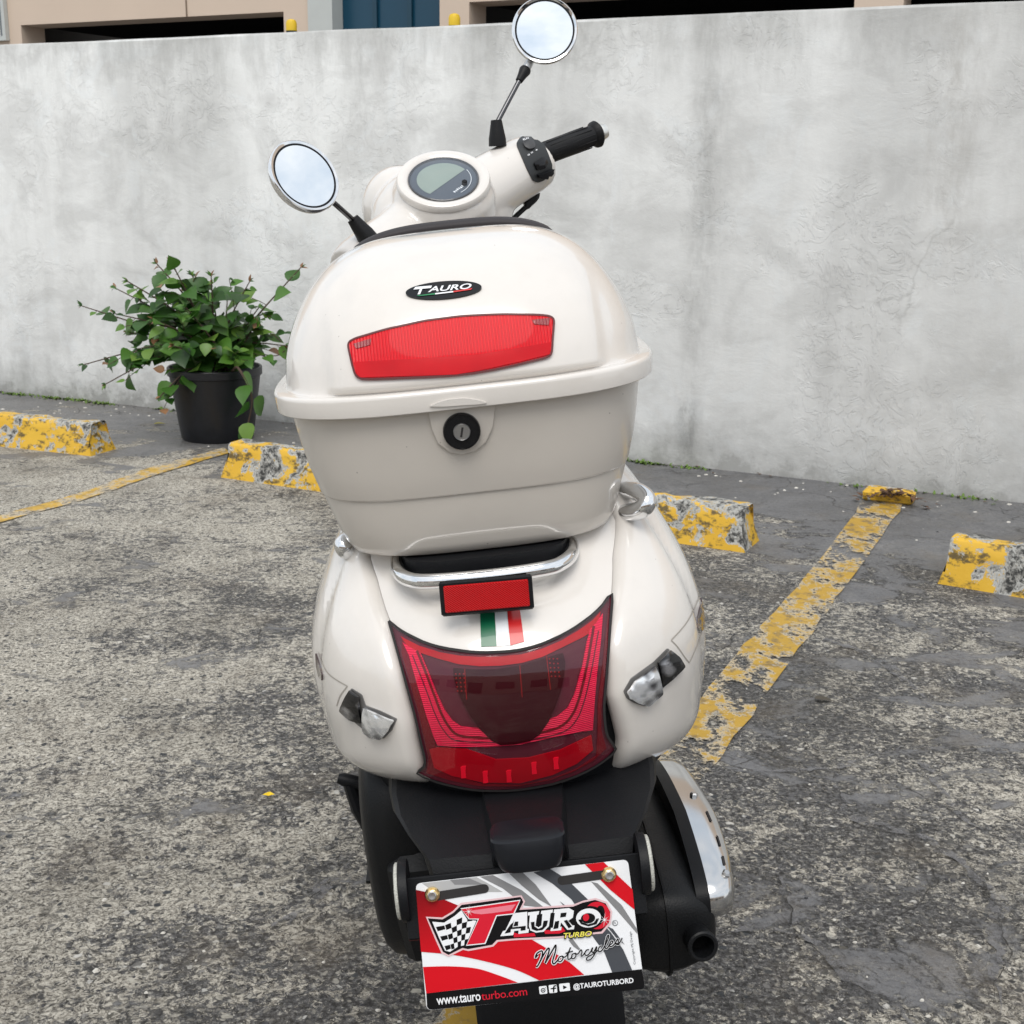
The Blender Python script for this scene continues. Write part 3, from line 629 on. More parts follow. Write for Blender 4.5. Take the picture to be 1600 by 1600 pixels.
branches = [  # end px, end py, depth offset, mid lift, leaf count
    (128, 478, .05, 40, 14), (200, 440, -.1, 60, 16), (180, 450, .12, 60, 12), (245, 412, .0, 60, 18), (268, 410, -.15, 60, 16), (300, 430, .10, 50, 16), (330, 432, -.12, 40, 14), (330, 445, .15, 30, 12),
    (470, 418, .05, 40, 11), (390, 440, -.1, 50, 12), (405, 480, .1, 30, 9), (400, 505, -.05, 25, 9), (445, 540, .0, 60, 9),
    (130, 570, -.1, 80, 12), (165, 600, -.2, 90, 5), (250, 620, -.25, 60, 13), (215, 545, -.15, 60, 13), (240, 500, -.2, 40, 16), (290, 480, -.25, 30, 16), (180, 490, -.05, 60, 14),
    (200, 520, .1, 60, 10), (310, 500, .1, 20, 10), (270, 540, -.28, 30, 10), (370, 560, -.2, 20, 5), (378, 690, -.26, -60, 9), (290, 455, .0, 40, 14), (220, 470, .05, 50, 14), (355, 470, .05, 20, 8)]
toL = PV - CAM; 
for (ex, ey, dy, lift, nl) in branches:
    nl = int(nl * .8)
    if ey > 650:
        pts = [base0 + Vector((.1, -.12, .03)), pp(372, 575, -.24), pp(393, 620, -.26), pp(388, 660, -.27), pp(ex, ey, dy)]
    else:
        s0 = base0 + Vector((rnd.uniform(-.06, .08), rnd.uniform(-.05, .05), 0)); e = pp(ex, ey, dy); mx_, my_ = (px_of(s0)[0] + ex) / 2, (px_of(s0)[1] + ey) / 2 - lift * .45
        pts = [s0, pp((px_of(s0)[0] * 2 + mx_) / 3, (px_of(s0)[1] + my_) / 2, dy * .3), pp(mx_, my_, dy * .6), e]
    pts = smoothpts(pts, 7); nn_ = len(pts)
    stems.tube(pts, [.006 * (1 - .75 * i / nn_) + .0008 for i in range(nn_)], 6)
    for k in range(nl):
        t = .28 + .72 * (k + rnd.random() * .7) / nl; t = min(t, .985)
        i = int(t * (nn_ - 1)); p = pts[i]; tg = (pts[min(i + 1, nn_ - 1)] - pts[i - 1]).normalized()
        side = tg.cross(Vector((0, 0, 1))).normalized() * (1 if k % 2 else -1)
        tip = t > .93
        L = (.045 if tip else rnd.uniform(.085, .13)) * (1.12 - .3 * t)
        d = tg * rnd.uniform(.1, .9) + side * rnd.uniform(.4, 1) + Vector((rnd.uniform(-.3, .3), rnd.uniform(-.7, .2), rnd.uniform(-.75, .25)))
        up = Vector((rnd.uniform(-.5, .5), rnd.uniform(-1.5, -.2), 1.0))
        pet = p + d.normalized() * .018
        stems.tube([p, pet], .0012, 4)
        leaf(red if tip and rnd.random() < .25 else fol, pet, d, up, L, L * rnd.uniform(.74, .92), rnd.uniform(.1, .4), rnd.uniform(.05, .3))
    if ey < 650:
        for t0 in (.5, .76):
            i = int(t0 * (nn_ - 1)); p0_ = pts[i]; tg0 = (pts[i + 1] - pts[i - 1]).normalized(); sd = Vector((rnd.uniform(-1, 1), rnd.uniform(-.5, .5), rnd.uniform(-.8, .7)))
            dr = (tg0 * .8 + sd * .9).normalized(); tw = [p0_ + dr * (.17 * k / 4) + Vector((0, 0, -.035 * (k / 4) ** 2)) for k in range(5)]
            stems.tube(tw, .0016, 4)
            for k in range(1, 5):
                d = dr * .5 + Vector((rnd.uniform(-1, 1), rnd.uniform(-.8, .3), rnd.uniform(-.8, .4))); L = rnd.uniform(.06, .10) * (1 - .08 * k)
                leaf(red if k == 4 and rnd.random() < .2 else fol, tw[k], d, Vector((rnd.uniform(-.4, .4), rnd.uniform(-.9, -.1), 1.0)), L, L * rnd.uniform(.74, .92), rnd.uniform(.1, .4), rnd.uniform(.05, .3))
    # a whorl of young leaves on the branch tip
    for k in range(4):
        a = k * 1.57 + rnd.random(); leaf(red if rnd.random() < .35 else fol, pts[-1], tg + Vector((math.cos(a) * .7, rnd.uniform(-.4, .4), math.sin(a) * .7)), Vector((0, -.5, 1)), rnd.uniform(.02, .036), .014, .2, .3)
# a bare looping shoot to the right
stems.tube(smoothpts([pp(375, 520, 0), pp(400, 515, 0), pp(425, 522, 0), pp(440, 535, 0)], 6), .0025, 6); stems.tube(smoothpts([pp(385, 535, 0), pp(400, 550, 0), pp(430, 556, 0), pp(445, 548, 0)], 6), .0025, 6)
Mi = Matrix.Translation(-(PV + Vector((0, 0, HP - .06))))
for mb_, nme, mt in ((stems, 'stems', STM), (fol, 'leaves', LGm), (red, 'young_leaves', LRm)):
    mb_.v = [Mi @ v for v in mb_.v]; mb_.build(nme, mt, plant, smooth=60)

# ================================================================== SCOOTER (local: u right, v forward from the camera foot, w up)
scooter = empty('scooter', (0, 0, 0)); scooter.matrix_world = SCM
tag(scooter, 'cream retro scooter leaning on its stand with a cream top case', 'scooter')
SH = Vector((0, VB, 0))
def sc(mb, name, m, parent=scooter, smooth=35):
    mb.v = [p - SH for p in mb.v]; return mb.build(name, m, parent, smooth)
class Sk:                                   # ray tests against a finished part
    def __init__(s, o):
        me = o.data; s.t = BVHTree.FromPolygons([v.co + SH for v in me.vertices], [tuple(p.vertices) for p in me.polygons])
        s.last = None
    def hit(s, px, py):
        a, b = q(px, py); o_ = Vector((0, 0, hc)); d = Vector((a, 1, b)).normalized()
        loc, nrm, i, dist = s.t.ray_cast(o_, d)
        if loc is None:
            near = min((s.t.find_nearest(o_ + d * (1.0 + .03 * k)) for k in range(50)), key=lambda h_: h_[3])
            loc, nrm = near[0], near[1]
        if nrm.dot(d) > 0: nrm = -nrm
        return loc, nrm
def inpoly(x, y, poly):
    c = False; j = len(poly) - 1
    for i in range(len(poly)):
        if (poly[i][1] > y) != (poly[j][1] > y) and x < (poly[j][0] - poly[i][0]) * (y - poly[i][1]) / (poly[j][1] - poly[i][1]) + poly[i][0]: c = not c
        j = i
    return c
def tess(poly, step):
    pts = []; n = len(poly)
    for i in range(n):
        a, b = Vector(poly[i]), Vector(poly[(i + 1) % n]); k = max(1, int((b - a).length / step))
        pts += [a + (b - a) * j / k for j in range(k)]
    nb_ = len(pts); xs_ = [p[0] for p in poly]; ys_ = [p[1] for p in poly]
    y = min(ys_) + step * .5
    inner = []
    while y < max(ys_):
        x = min(xs_) + step * .5
        while x < max(xs_):
            if inpoly(x, y, poly) and min((Vector((x, y)) - p).length for p in pts[:nb_]) > step * .35: inner.append(Vector((x, y)))
            x += step
        y += step
    vs, es, fs, *_ = delaunay_2d_cdt([Vector(p[:2]) for p in pts + inner], [(i, (i + 1) % nb_) for i in range(nb_)], [], 1, 1e-4)
    return [tuple(v) for v in vs], [tuple(f) for f in fs]
def rounded(poly, r=3, k=3):                # round polygon corners (2d)
    out = []; n = len(poly)
    for i in range(n):
        a, b, c = Vector(poly[i - 1]), Vector(poly[i]), Vector(poly[(i + 1) % n])
        d1 = (a - b); d2 = (c - b); r1 = min(r, d1.length * .45); r2 = min(r, d2.length * .45)
        p0 = b + d1.normalized() * r1; p2 = b + d2.normalized() * r2
        out += [tuple((1 - t) ** 2 * p0 + 2 * t * (1 - t) * b + t * t * p2) for t in [j / k for j in range(k + 1)]]
    return out
def decal(name, poly, sk, off, m, parent, step=9, depth=.004, smooth=40, dome=0):
    vs, fs = tess(poly, step)
    top = []; 
    cx_ = sum(p[0] for p in poly) / len(poly); cy_ = sum(p[1] for p in poly) / len(poly)
    rm = max(math.hypot(p[0] - cx_, p[1] - cy_) for p in poly)
    nr = []
    for x, y in vs:
        l, nn = sk.hit(x, y); o = off
        if dome: o += dome * max(0, 1 - (math.hypot(x - cx_, y - cy_) / rm) ** 2)
        top.append(l + nn * o); nr.append(nn)
    # boundary skirt
    ec = {}
    for f in fs:
        for i in range(len(f)):
            e = (f[i], f[(i + 1) % len(f)]); ec[e] = ec.get(e, 0) + 1
    bd = [e for e in ec if (e[1], e[0]) not in ec]
    mb = MB(); mb.add(top, fs); k = len(mb.v); ids = {}
    for e in bd:
        for i in e:
            if i not in ids: ids[i] = len(mb.v); mb.v.append(top[i] - nr[i] * depth)
    for a, b2 in bd: mb.f.append((b2, a, ids[a], ids[b2]))
    return sc(mb, name, m, parent, smooth)
def surfline(name, pts, sk, w, off, m, parent, k=8):
    pts = [tuple(p)[:2] for p in smoothpts([Vector((x, y, 0)) for x, y in pts], k)]
    l = [sk.hit(*p) for p in pts]; mb = MB(); v = []; f = []
    for i in range(len(l)):
        t = (l[min(i + 1, len(l) - 1)][0] - l[max(i - 1, 0)][0]).normalized(); x = t.cross(l[i][1]).normalized()
        p = l[i][0] + l[i][1] * off; v += [p - x * w / 2, p + x * w / 2]
        if i: f.append((2 * i - 2, 2 * i - 1, 2 * i + 1, 2 * i))
    mb.add(v, f); return sc(mb, name, m, parent, 180)

def sring(w, a, vr, vf, n, uc, N=96, wob=None):
    vc = (vr + vf) / 2; b = (vf - vr) / 2; r = []
    for k in range(N):
        t = 2 * math.pi * k / N; s_, c_ = math.sin(t), math.cos(t)
        u = uc + a * math.copysign(abs(s_) ** (2 / n), s_); v = vc - b * math.copysign(abs(c_) ** (2 / n), c_)
        p = Vector((u, v, w)); r.append(wob(p, t) if wob else p)
    return r

# ---------------------------------------------------------------- tail bodywork
BU = .012; BVC = 1.50
BT = [  # w, half-width, rear v
    (.44, .150, 1.285), (.47, .176, 1.272), (.50, .193, 1.262), (.53, .206, 1.252), (.57, .219, 1.242), (.60, .2265, 1.236), (.65, .232, 1.232), (.69, .230, 1.236), (.72, .223, 1.246), (.745, .214, 1.268), (.765, .205, 1.300), (.785, .195, 1.335), (.80, .187, 1.36), (.825, .173, 1.39), (.85, .155, 1.41), (.87, .13, 1.43)]
NB_ = 2.15
def SB(phi, w, off=0):                       # phi 0 = rear centre, +-90 = widest, beyond: forward metres
    a = sinterp(w, BT, 1) + off; b = BVC - sinterp(w, BT, 2) + off
    s_ = 1 if phi >= 0 else -1; f_ = abs(phi)
    if f_ <= 90:
        t = R_(f_); return Vector((BU + s_ * a * math.sin(t) ** (2 / NB_), BVC - b * max(0, math.cos(t)) ** (2 / NB_), w))
    t = (f_ - 90) / 90; return Vector((BU + s_ * a * (1 - .32 * t * t), BVC + .42 * t, w))
def SBinv(px, py):
    a, b = q(px, py); v = 1.3; w = hc + b * v; ph = 0
    for _ in range(40):
        w = hc + b * v; u = a * v; A = sinterp(w, BT, 1); k = max(-1, min(1, (u - BU) / A)); ph = math.copysign(math.degrees(math.asin(abs(k) ** (NB_ / 2))), k)
        nv = SB(ph, w).y; v = v * .5 + nv * .5
    return ph, w
# seams between side panels and the middle (photo points, left and right)
seamL = [SBinv(*p) for p in ((578, 868), (590, 905), (612, 975), (630, 1050), (648, 1130), (662, 1200))]
seamR = [SBinv(*p) for p in ((962, 815), (957, 870), (955, 930), (945, 1010), (949, 1090), (968, 1160))]
print('seams', seamL, seamR)
def seam(side, w):
    L_ = sorted([(w_, abs(p_)) for p_, w_ in (seamL if side < 0 else seamR)])
    if w > L_[-1][0]:
        return L_[-1][1] + (w - L_[-1][0]) * 60
    if w < L_[0][0]: return L_[0][1]
    return interp(w, L_, 1)
def bottom_w(phi):                           # lower edge of the cowl
    t = max(0, min(1, (abs(phi) - 25) / 60)); lo = .552 + (.508 - .552) * t
    if abs(phi) > 90: lo -= .03 * (abs(phi) - 90) / 90
    return lo
TOPW = .868
def side_panel(side):
    mb = MB(); nr, ncol = 46, 46; rings = []
    for i in range(nr + 1):
        t = i / nr; row = []
        for j in range(ncol + 1):
            s_ = j / ncol
            w_guess = .7
            for _ in range(5):
                ph0 = seam(side, w_guess) + .5; ph = ph0 + (180 - ph0) * (s_ ** 1.15)
                lo = bottom_w(ph) + (.014 if side < 0 else 0); w_guess = lo + (TOPW - lo) * t
            w = w_guess
            # bulge away from the seam, rolled edge at seam and at the bottom
            e = min(1, s_ / .035); off = .011 * (1 - (1 - e) ** 2) - .004
            swell = .007 * math.exp(-((ph - 52) / 20) ** 2) * math.sin(math.pi * min(1, t * 1.05)) ** 1
            crease = -.006 * math.exp(-((ph - 66) / 3.5) ** 2) * min(1, max(0, (t - .25) * 4)) * (ph < 90)
            lower = .004 * math.exp(-((t - .10) / .07) ** 2) * min(1, max(0, (ph - 42) / 15))
            off += swell + crease + lower
            eb = min(1, t / .16); p = SB(side * ph, w, off)
            c = Vector((BU, BVC, w)); roll = (1 - math.sqrt(max(0, 1 - (1 - eb) ** 2)))
            d = p - c; d.z = 0
            if ph > 90: d = Vector((p.x - BU, 0, 0))
            p = p - d.normalized() * roll * .042
            row.append(p)
        rings.append(row)
    # inner return edge
    rings = [[r[0] + Vector((-side * .004, .016, 0))] + r for r in rings]
    rings = [[p + (Vector((BU, BVC, p.z)) - p).normalized() * .03 for p in rings[0]]] + rings
    mb.loft(rings, closed=False, caps=False)
    return sc(mb, 'side_panel', CREAM, smooth=60)
sides = {s_: side_panel(s_) for s_ in (-1, 1)}
# middle panel: from seam to seam, top to the lamp's upper edge
lampTop = [SBinv(*p) for p in ((612, 975), (660, 1000), (720, 1015), (780, 1018), (860, 1000), (920, 965), (955, 931))]
mb = MB(); rings = []; lt = sorted(lampTop)
for i in range(31):
    t = i / 30; row = []
    for j in range(41):
        k = -1 + 2 * j / 40; w = .7
        for _ in range(5):
            ph = k * (seam(-1 if k < 0 else 1, w) - .1); lo = interp(ph, lt, 1) - .006; w = lo + (TOPW - lo) * t
        row.append(SB(ph, w, 0))
    rings.append(row)
mb.loft(rings, False, False); tailp = sc(mb, 'tail_panel', CREAM, smooth=60)
# dark core that closes the body behind lamp, seams and above
mb = MB(); rings = []
for i in range(24):
    w = .53 + (.872 - .53) * i / 23
    rings.append([SB(ph, w, -.014) for ph in [-180 + 360 * j / 72 for j in range(73)]])
mb.loft(rings); core = sc(mb, 'inner_body', BLACKP, smooth=60)
mb = MB(); rings = []
for i in range(40):
    w = .50 + (.87 - .50) * i / 39
    rings.append([SB(ph, w, 0) for ph in [-90 + 180 * j / 90 for j in range(91)]])
mb.loft(rings, False, False); tmp = sc(mb, 'probe', BLACKP); SKB = Sk(tmp); bpy.data.objects.remove(tmp)
SKL, SKR, SKT = Sk(sides[-1]), Sk(sides[1]), Sk(tailp)

def z3(l): return [(460 + x * .4375, 800 + y * .4375) for x, y in l]
def z6(l): return [(600 + x * .25, 900 + y * .25) for x, y in l]
# ---------------------------------------------------------------- tail lamp
def lensmat(name, c, rough=.12, coat=.6, ribs=0, ang=0, var=.25, spec=.5):
    m = mat(name, c, rough, coat=coat, var=var, vscale=25, spec=spec)
    if ribs:
        nt = m.node_tree; nb = NB(nt); b = nt.nodes['Principled BSDF']
        w = nt.nodes.new('ShaderNodeTexWave'); w.inputs['Scale'].default_value = ribs; w.bands_direction = 'X'
        nt.links.new(nb.coord(rot=(0, ang, 0)), w.inputs['Vector'])
        nt.links.new(nb.bump(w.outputs['Fac'], .6, .0012), b.inputs['Normal'])
        mix_in = b.inputs['Base Color'].links[0].from_socket
        nt.links.new(nb.mix(nb.math('MULTIPLY', w.outputs['Fac'], .28), mix_in, tuple(x * .35 for x in c)), b.inputs['Base Color'])
    return m
LM_DARK = lensmat('smoked_lens', (.095, .016, .028), .3, coat=0, spec=.2)
LM_BASE = lensmat('deep_red_lens', (.14, .004, .010), .3, coat=0, ribs=0, spec=.2)
LM_RED = lensmat('red_lens', (.88, .012, .075), .3, coat=0, ribs=150, ang=R_(90), spec=.2)
LM_RED2 = lensmat('mid_red_lens', (.42, .004, .010), .3, coat=0, spec=.2)
LM_BRT = lensmat('bright_red_lens', (.92, .006, .03), .3, coat=0, spec=.2)
LM_SHLD = lensmat('shield_lens', (.035, .001, .004), .3, coat=0, spec=.2)
lampO = z6([(38, 288), (90, 330), (150, 368), (250, 416), (350, 448), (475, 470), (600, 480), (725, 478), (850, 465), (980, 430), (1100, 380), (1200, 322), (1290, 258), (1360, 190), (1420, 118), (1412, 250), (1400, 400), (1385, 600), (1368, 800), (1372, 900), (1390, 1000), (1440, 1075), (1390, 1130), (1310, 1185), (1200, 1240), (1050, 1290), (850, 1325), (700, 1332), (550, 1325), (400, 1295), (300, 1265), (215, 1225), (255, 1185), (262, 1130), (240, 1040), (200, 860), (150, 680), (95, 480)])
lamp = decal('tail_lamp', lampO, SKB, .001, LM_DARK, scooter, 12, .014)
def lampart(name, pts, off, m, step=8): return decal(name, z6(pts), SKB, off, m, lamp, step, .002)
lampart('lamp_edge', [(120, 395), (165, 440), (205, 620), (275, 860), (330, 1060), (360, 1180), (440, 1235), (600, 1290), (850, 1300), (1050, 1262), (1200, 1200), (1320, 1120), (1330, 980), (1330, 800), (1360, 560), (1395, 215), (1402, 200), (1392, 430), (1372, 640), (1352, 820), (1352, 960), (1385, 1070), (1300, 1150), (1180, 1215), (1030, 1270), (840, 1308), (600, 1306), (420, 1270), (270, 1225), (285, 1140), (262, 1030), (225, 860), (170, 670), (115, 480)], .0022, LM_BASE, 12)
lampart('top_band', [(110, 380), (225, 440), (350, 478), (475, 500), (600, 508), (730, 506), (860, 492), (985, 458), (1110, 404), (1210, 346), (1300, 282), (1350, 228), (1330, 330), (1240, 385), (1110, 450), (985, 508), (860, 545), (730, 562), (600, 565), (470, 552), (345, 520), (220, 478), (150, 440)], .0024, LM_RED2)
lampart('light_guide', [(125, 420), (165, 500), (205, 640), (270, 860), (318, 1000), (340, 1050), (450, 1058), (640, 1060), (850, 1045), (1030, 1005), (1200, 970), (1298, 955), (1308, 800), (1325, 600), (1350, 400), (1362, 240), (1320, 300), (1282, 340), (1262, 420), (1235, 560), (1185, 740), (1145, 820), (1080, 875), (950, 915), (820, 938), (700, 946), (560, 945), (480, 935), (430, 900), (380, 830), (330, 720), (280, 590), (232, 480), (180, 455)], .0030, LM_RED)
for pp_ in ([(215, 470), (265, 590), (315, 720), (365, 850), (410, 930), (470, 985), (600, 1000), (720, 1002), (850, 990), (980, 968), (1100, 930), (1170, 860), (1215, 750), (1258, 570), (1290, 400), (1305, 320)],):
    surfline('guide_groove', z6(pp_), SKB, .0028, .0036, LM_BASE, lamp); 
    surfline('guide_groove', z6([(x + (28 if x > 760 else -28), y + 28) for x, y in pp_]), SKB, .0012, .0036, LM_DARK, lamp)
lampart('centre_shield', [(440, 575), (560, 585), (700, 585), (850, 560), (1000, 515), (1112, 482), (1128, 540), (1120, 620), (1100, 710), (1070, 800), (1025, 900), (970, 980), (910, 1022), (810, 1042), (730, 1046), (670, 1015), (600, 945), (545, 870), (490, 770), (452, 670), (440, 620)], .0040, LM_SHLD, 10)
for xs_ in ([(510, 580), (522, 765)], [(848, 560), (862, 750)], [(1012, 500), (1036, 705)]):
    surfline('led_line', z6(xs_), SKB, .0009, .0046, lensmat('dim_line', (.22, .003, .006), .3, coat=0, spec=.2), lamp, 5)
LM_DOT = lensmat('dot_red', (.25, .003, .006), .3, coat=0, spec=.2)
for gx, gy, nx_ in ((455, 610, 3), (1030, 520, 3)):
    for i in range(nx_):
        for j in range(5):
            x_, y_ = gx + i * 24 + j * 3, gy + j * 26
            l, nn = SKB.hit(*z6([(x_, y_)])[0]); mb = MB(); mb.lathe([(.0009, -.001), (.0009, .0004)], l + nn * .0044, nn, 6); sc(mb, 'led_dot', LM_DOT, lamp)
lampart('lower_red', [(290, 1075), (340, 1065), (520, 1075), (700, 1140), (900, 1130), (1100, 1080), (1290, 990), (1300, 1080), (1200, 1165), (1050, 1235), (850, 1285), (620, 1280), (430, 1240), (320, 1190)], .0028, lensmat('lower_red_lens', (.36, .002, .010), .3, coat=0, spec=.2), 12)
for bx, by in ((500, 1215), (635, 1245), (780, 1240), (935, 1190), (1070, 1160)):
    lampart('led_window', [(bx - 17, by - 30), (bx - 8, by - 36), (bx + 16, by - 38), (bx + 14, by - 4), (bx + 19, by + 34), (bx - 12, by + 38), (bx - 13, by + 4)], .0036, LM_BRT, 6)
def facing(nt):                              # mirror share that grows towards grazing, same from both sides
    lw = nt.nodes.new('ShaderNodeLayerWeight'); a = nt.nodes.new('ShaderNodeMath'); a.operation = 'POWER'; a.inputs[1].default_value = 4; nt.links.new(lw.outputs['Facing'], a.inputs[0])
    b_ = nt.nodes.new('ShaderNodeMath'); b_.operation = 'MULTIPLY_ADD'; b_.inputs[1].default_value = .9; b_.inputs[2].default_value = .045; nt.links.new(a.outputs[0], b_.inputs[0]); return b_
# clear glossy outer shell over all of it
cm, nt, b, out = newmat('clear_red_shell'); tr = nt.nodes.new('ShaderNodeBsdfTransparent'); tr.inputs[0].default_value = (1, .93, .94, 1)
gl = nt.nodes.new('ShaderNodeBsdfGlossy'); gl.inputs['Roughness'].default_value = .03; fr = facing(nt)
mx = nt.nodes.new('ShaderNodeMixShader'); nt.links.new(fr.outputs[0], mx.inputs[0]); nt.links.new(tr.outputs[0], mx.inputs[1]); nt.links.new(gl.outputs[0], mx.inputs[2]); nt.links.new(mx.outputs[0], out.inputs['Surface']); nt.nodes.remove(b)
shell_in = [(x + (7 if x < 785 else -6), y + (7 if y < 1060 else -6)) for x, y in lampO]
shell = decal('outer_lens', shell_in, SKB, .0065, cm, lamp, 10, .0055, smooth=60)
mb = MB()
# outline gasket
surfline('gasket', lampO + [lampO[0]], SKB, .003, .003, GAP, lamp, 2)

# ---------------------------------------------------------------- flag stripes on the middle panel
def fl(px0, px1, px2, px3, c, nm):
    return decal('flag_stripe', [px0, px1, px2, px3], SKB, .0012, mat(nm, c, .3, coat=.4, var=.03), tailp, 6, .0008)
fl((750, 944), (772, 944), (776, 1010), (752, 1011), (.005, .12, .055), 'flag_green')
fl((772.5, 944), (791, 944), (797, 1009), (776.5, 1010), (.72, .74, .76), 'flag_white')
fl((791.5, 944), (811, 943), (819, 1003), (797.5, 1009), (.55, .012, .014), 'flag_red')

# ---------------------------------------------------------------- indicators
def lens_glints(name, c0, c1, scl, th):  # dark and bright lens reflections put into the base colour
    m, nt, b, out = newmat(name); nb = NB(nt)
    w = nt.nodes.new('ShaderNodeTexWave'); w.inputs['Scale'].default_value = scl; w.inputs['Distortion'].default_value = 2.5; w.inputs['Detail'].default_value = 1; w.bands_direction = 'X'
    nt.links.new(nb.coord(rot=(0, .5, 0)), w.inputs['Vector'])
    f = nb.math('ADD', nb.math('MULTIPLY', w.outputs['Fac'], .14), nb.math('MULTIPLY', nb.noise(38, 2, .4, nb.coord((1, .3, 1.6))), 1.1))
    nt.links.new(nb.ramp(f, [(th - .12, c0), (th, tuple((a + b_) / 2 for a, b_ in zip(c0, c1))), (th + .10, c1)]), b.inputs['Base Color']); b.inputs['Metallic'].default_value = .8; b.inputs['Roughness'].default_value = .14
    b.inputs['Coat Weight'].default_value = 1; b.inputs['Coat Roughness'].default_value = .01
    nt.links.new(nb.bump(f, .6, .003), b.inputs['Normal']); return m
CLEAR = lens_glints('clear_indicator', (.09, .09, .10), (.90, .92, .95), 22, .50)
SMOKE = lens_glints('smoky_indicator', (.006, .006, .008), (.40, .40, .42), 18, .72)
for sk, up_, lo_, so_ in ((SKL, [(205, 632), (240, 655), (250, 752), (213, 738), (175, 705)], [(252, 695), (308, 715), (362, 740), (345, 775), (320, 803), (285, 796), (258, 778)], -1),
                     (SKR, [(1287, 535), (1330, 492), (1358, 515), (1380, 550), (1345, 585), (1307, 625)], [(1180, 640), (1205, 600), (1285, 548), (1303, 645), (1250, 688), (1212, 675), (1190, 662)], 1)):
    par = sides[so_]
    hull = [(205, 628), (243, 652), (256, 690), (310, 710), (368, 738), (350, 778), (322, 808), (282, 800), (255, 782), (210, 745), (170, 707)] if so_ < 0 else [(1174, 640), (1200, 594), (1280, 536), (1330, 486), (1362, 511), (1386, 550), (1350, 590), (1312, 632), (1308, 650), (1252, 694), (1208, 680), (1184, 664)]
    ind = decal('indicator', rounded(z3(hull), 2), sk, .001, mat('indicator_base', (.16, .155, .15), .3, coat=.3), scooter, 7, .004)
    decal('smoked_lens', rounded(z3(up_), 2.5), sk, .004, SMOKE, ind, 4, .003, dome=.004)
    decal('clear_lens', rounded(z3(lo_), 2.5), sk, .004, CLEAR, ind, 4, .003, dome=.005)
    for i in range(3):
        a_ = lo_[0]; 
SEAMC = mat('panel_seam', (.36, .33, .29), .7)
for pts in ([(1345, 458), (1400, 395), (1438, 320), (1452, 260)], [(1345, 458), (1368, 482), (1395, 520), (1410, 538)], [(1410, 538), (1436, 480), (1455, 430)]):
    surfline('panel_seam', z3(pts), SKR, .0014, .0006, SEAMC, sides[1])
for pts in ([(86, 500), (120, 575), (190, 622)], [(190, 622), (165, 655), (152, 692)]):
    surfline('panel_seam', z3(pts), SKL, .0014, .0006, SEAMC, sides[-1])
AMB = mat('dark_side_marker', (.05, .03, .03), .12, coat=.8)
decal('side_marker', z3([(1436, 380), (1445, 340), (1456, 305), (1462, 330), (1463, 380), (1456, 420), (1446, 432), (1438, 415)]), SKR, .002, AMB, sides[1], 4, .003)
decal('side_marker', z3([(80, 505), (92, 540), (102, 580), (102, 600), (90, 585), (82, 550)]), SKL, .002, AMB, sides[-1], 4, .003)

# ---------------------------------------------------------------- top case
UC = -.006
mb = MB(); BX = [  # w, a, vr, vf, n
    (.8085, .120, 1.375, 1.63, 3.2), (.8087, .146, 1.349, 1.655, 3.4), (.812, .155, 1.342, 1.662, 3.5), (.822, .1605, 1.337, 1.667, 3.6), (.84, .166, 1.333, 1.672, 3.6), (.877, .1775, 1.325, 1.679, 3.5), (.8785, .1775, 1.325, 1.679, 3.5), (.880, .1795, 1.3225, 1.681, 3.5), (.8815, .1800, 1.322, 1.681, 3.5), (.91, .1880, 1.317, 1.686, 3.5), (.94, .1940, 1.313, 1.690, 3.4), (.965, .1985, 1.310, 1.693, 3.3), (.992, .200, 1.309, 1.694, 3.3)]
UD = .000
mb.loft([sring(w, a, vr, vf, n, UC, 128) for w, a, vr, vf, n in BX]); cbox = sc(mb, 'case_base', CREAMB, smooth=50)
mb = MB(); RM = [(.9765, .2015, 1.306, 1.696, 3.2), (.9760, .2135, 1.297, 1.7055, 3.2), (.9768, .2145, 1.2962, 1.7065, 3.2), (.9785, .2148, 1.2960, 1.707, 3.2), (.9930, .2156, 1.2953, 1.7075, 3.2), (.9955, .2152, 1.2958, 1.707, 3.2), (.9972, .2140, 1.297, 1.706, 3.2), (.9980, .2125, 1.2985, 1.704, 3.2), (.9980, .2000, 1.31, 1.69, 3.2)]
mb.loft([sring(w, a, vr, vf, n, UC, 128) for w, a, vr, vf, n in RM])
LD = [(.9980, .2030, 1.3065, 1.700, 3.1), (1.001, .2018, 1.3095, 1.698, 3.1), (1.014, .2005, 1.3135, 1.695, 3.05), (1.03, .1985, 1.3200, 1.69, 3.0), (1.05, .1925, 1.3300, 1.68, 2.9), (1.07, .1835, 1.3420, 1.67, 2.8), (1.09, .1715, 1.3580, 1.655, 2.7), (1.105, .1595, 1.3730, 1.64, 2.65), (1.118, .1460, 1.3900, 1.622, 2.6), (1.129, .1300, 1.4090, 1.60, 2.5), (1.137, .1130, 1.4280, 1.58, 2.5), (1.143, .0930, 1.4480, 1.56, 2.4), (1.1465, .0680, 1.4680, 1.54, 2.3), (1.148, .0350, 1.4850, 1.52, 2.2), (1.1483, .001, 1.50, 1.502, 2)]
def lidwob(p, t):
    # raised back plate carrying the reflector: soft-edged, wider than the lens
    if p.y < 1.42:
        x = abs(p.x - UC - .004); k = 1 / (1 + math.exp((x - .143) / .0022)); h = 1 / (1 + math.exp((p.z - 1.085) / .012))
        p = p + Vector((0, -.0085, 0)) * k * h * min(1, max(0, (p.z - .9985) / .004))
    return p
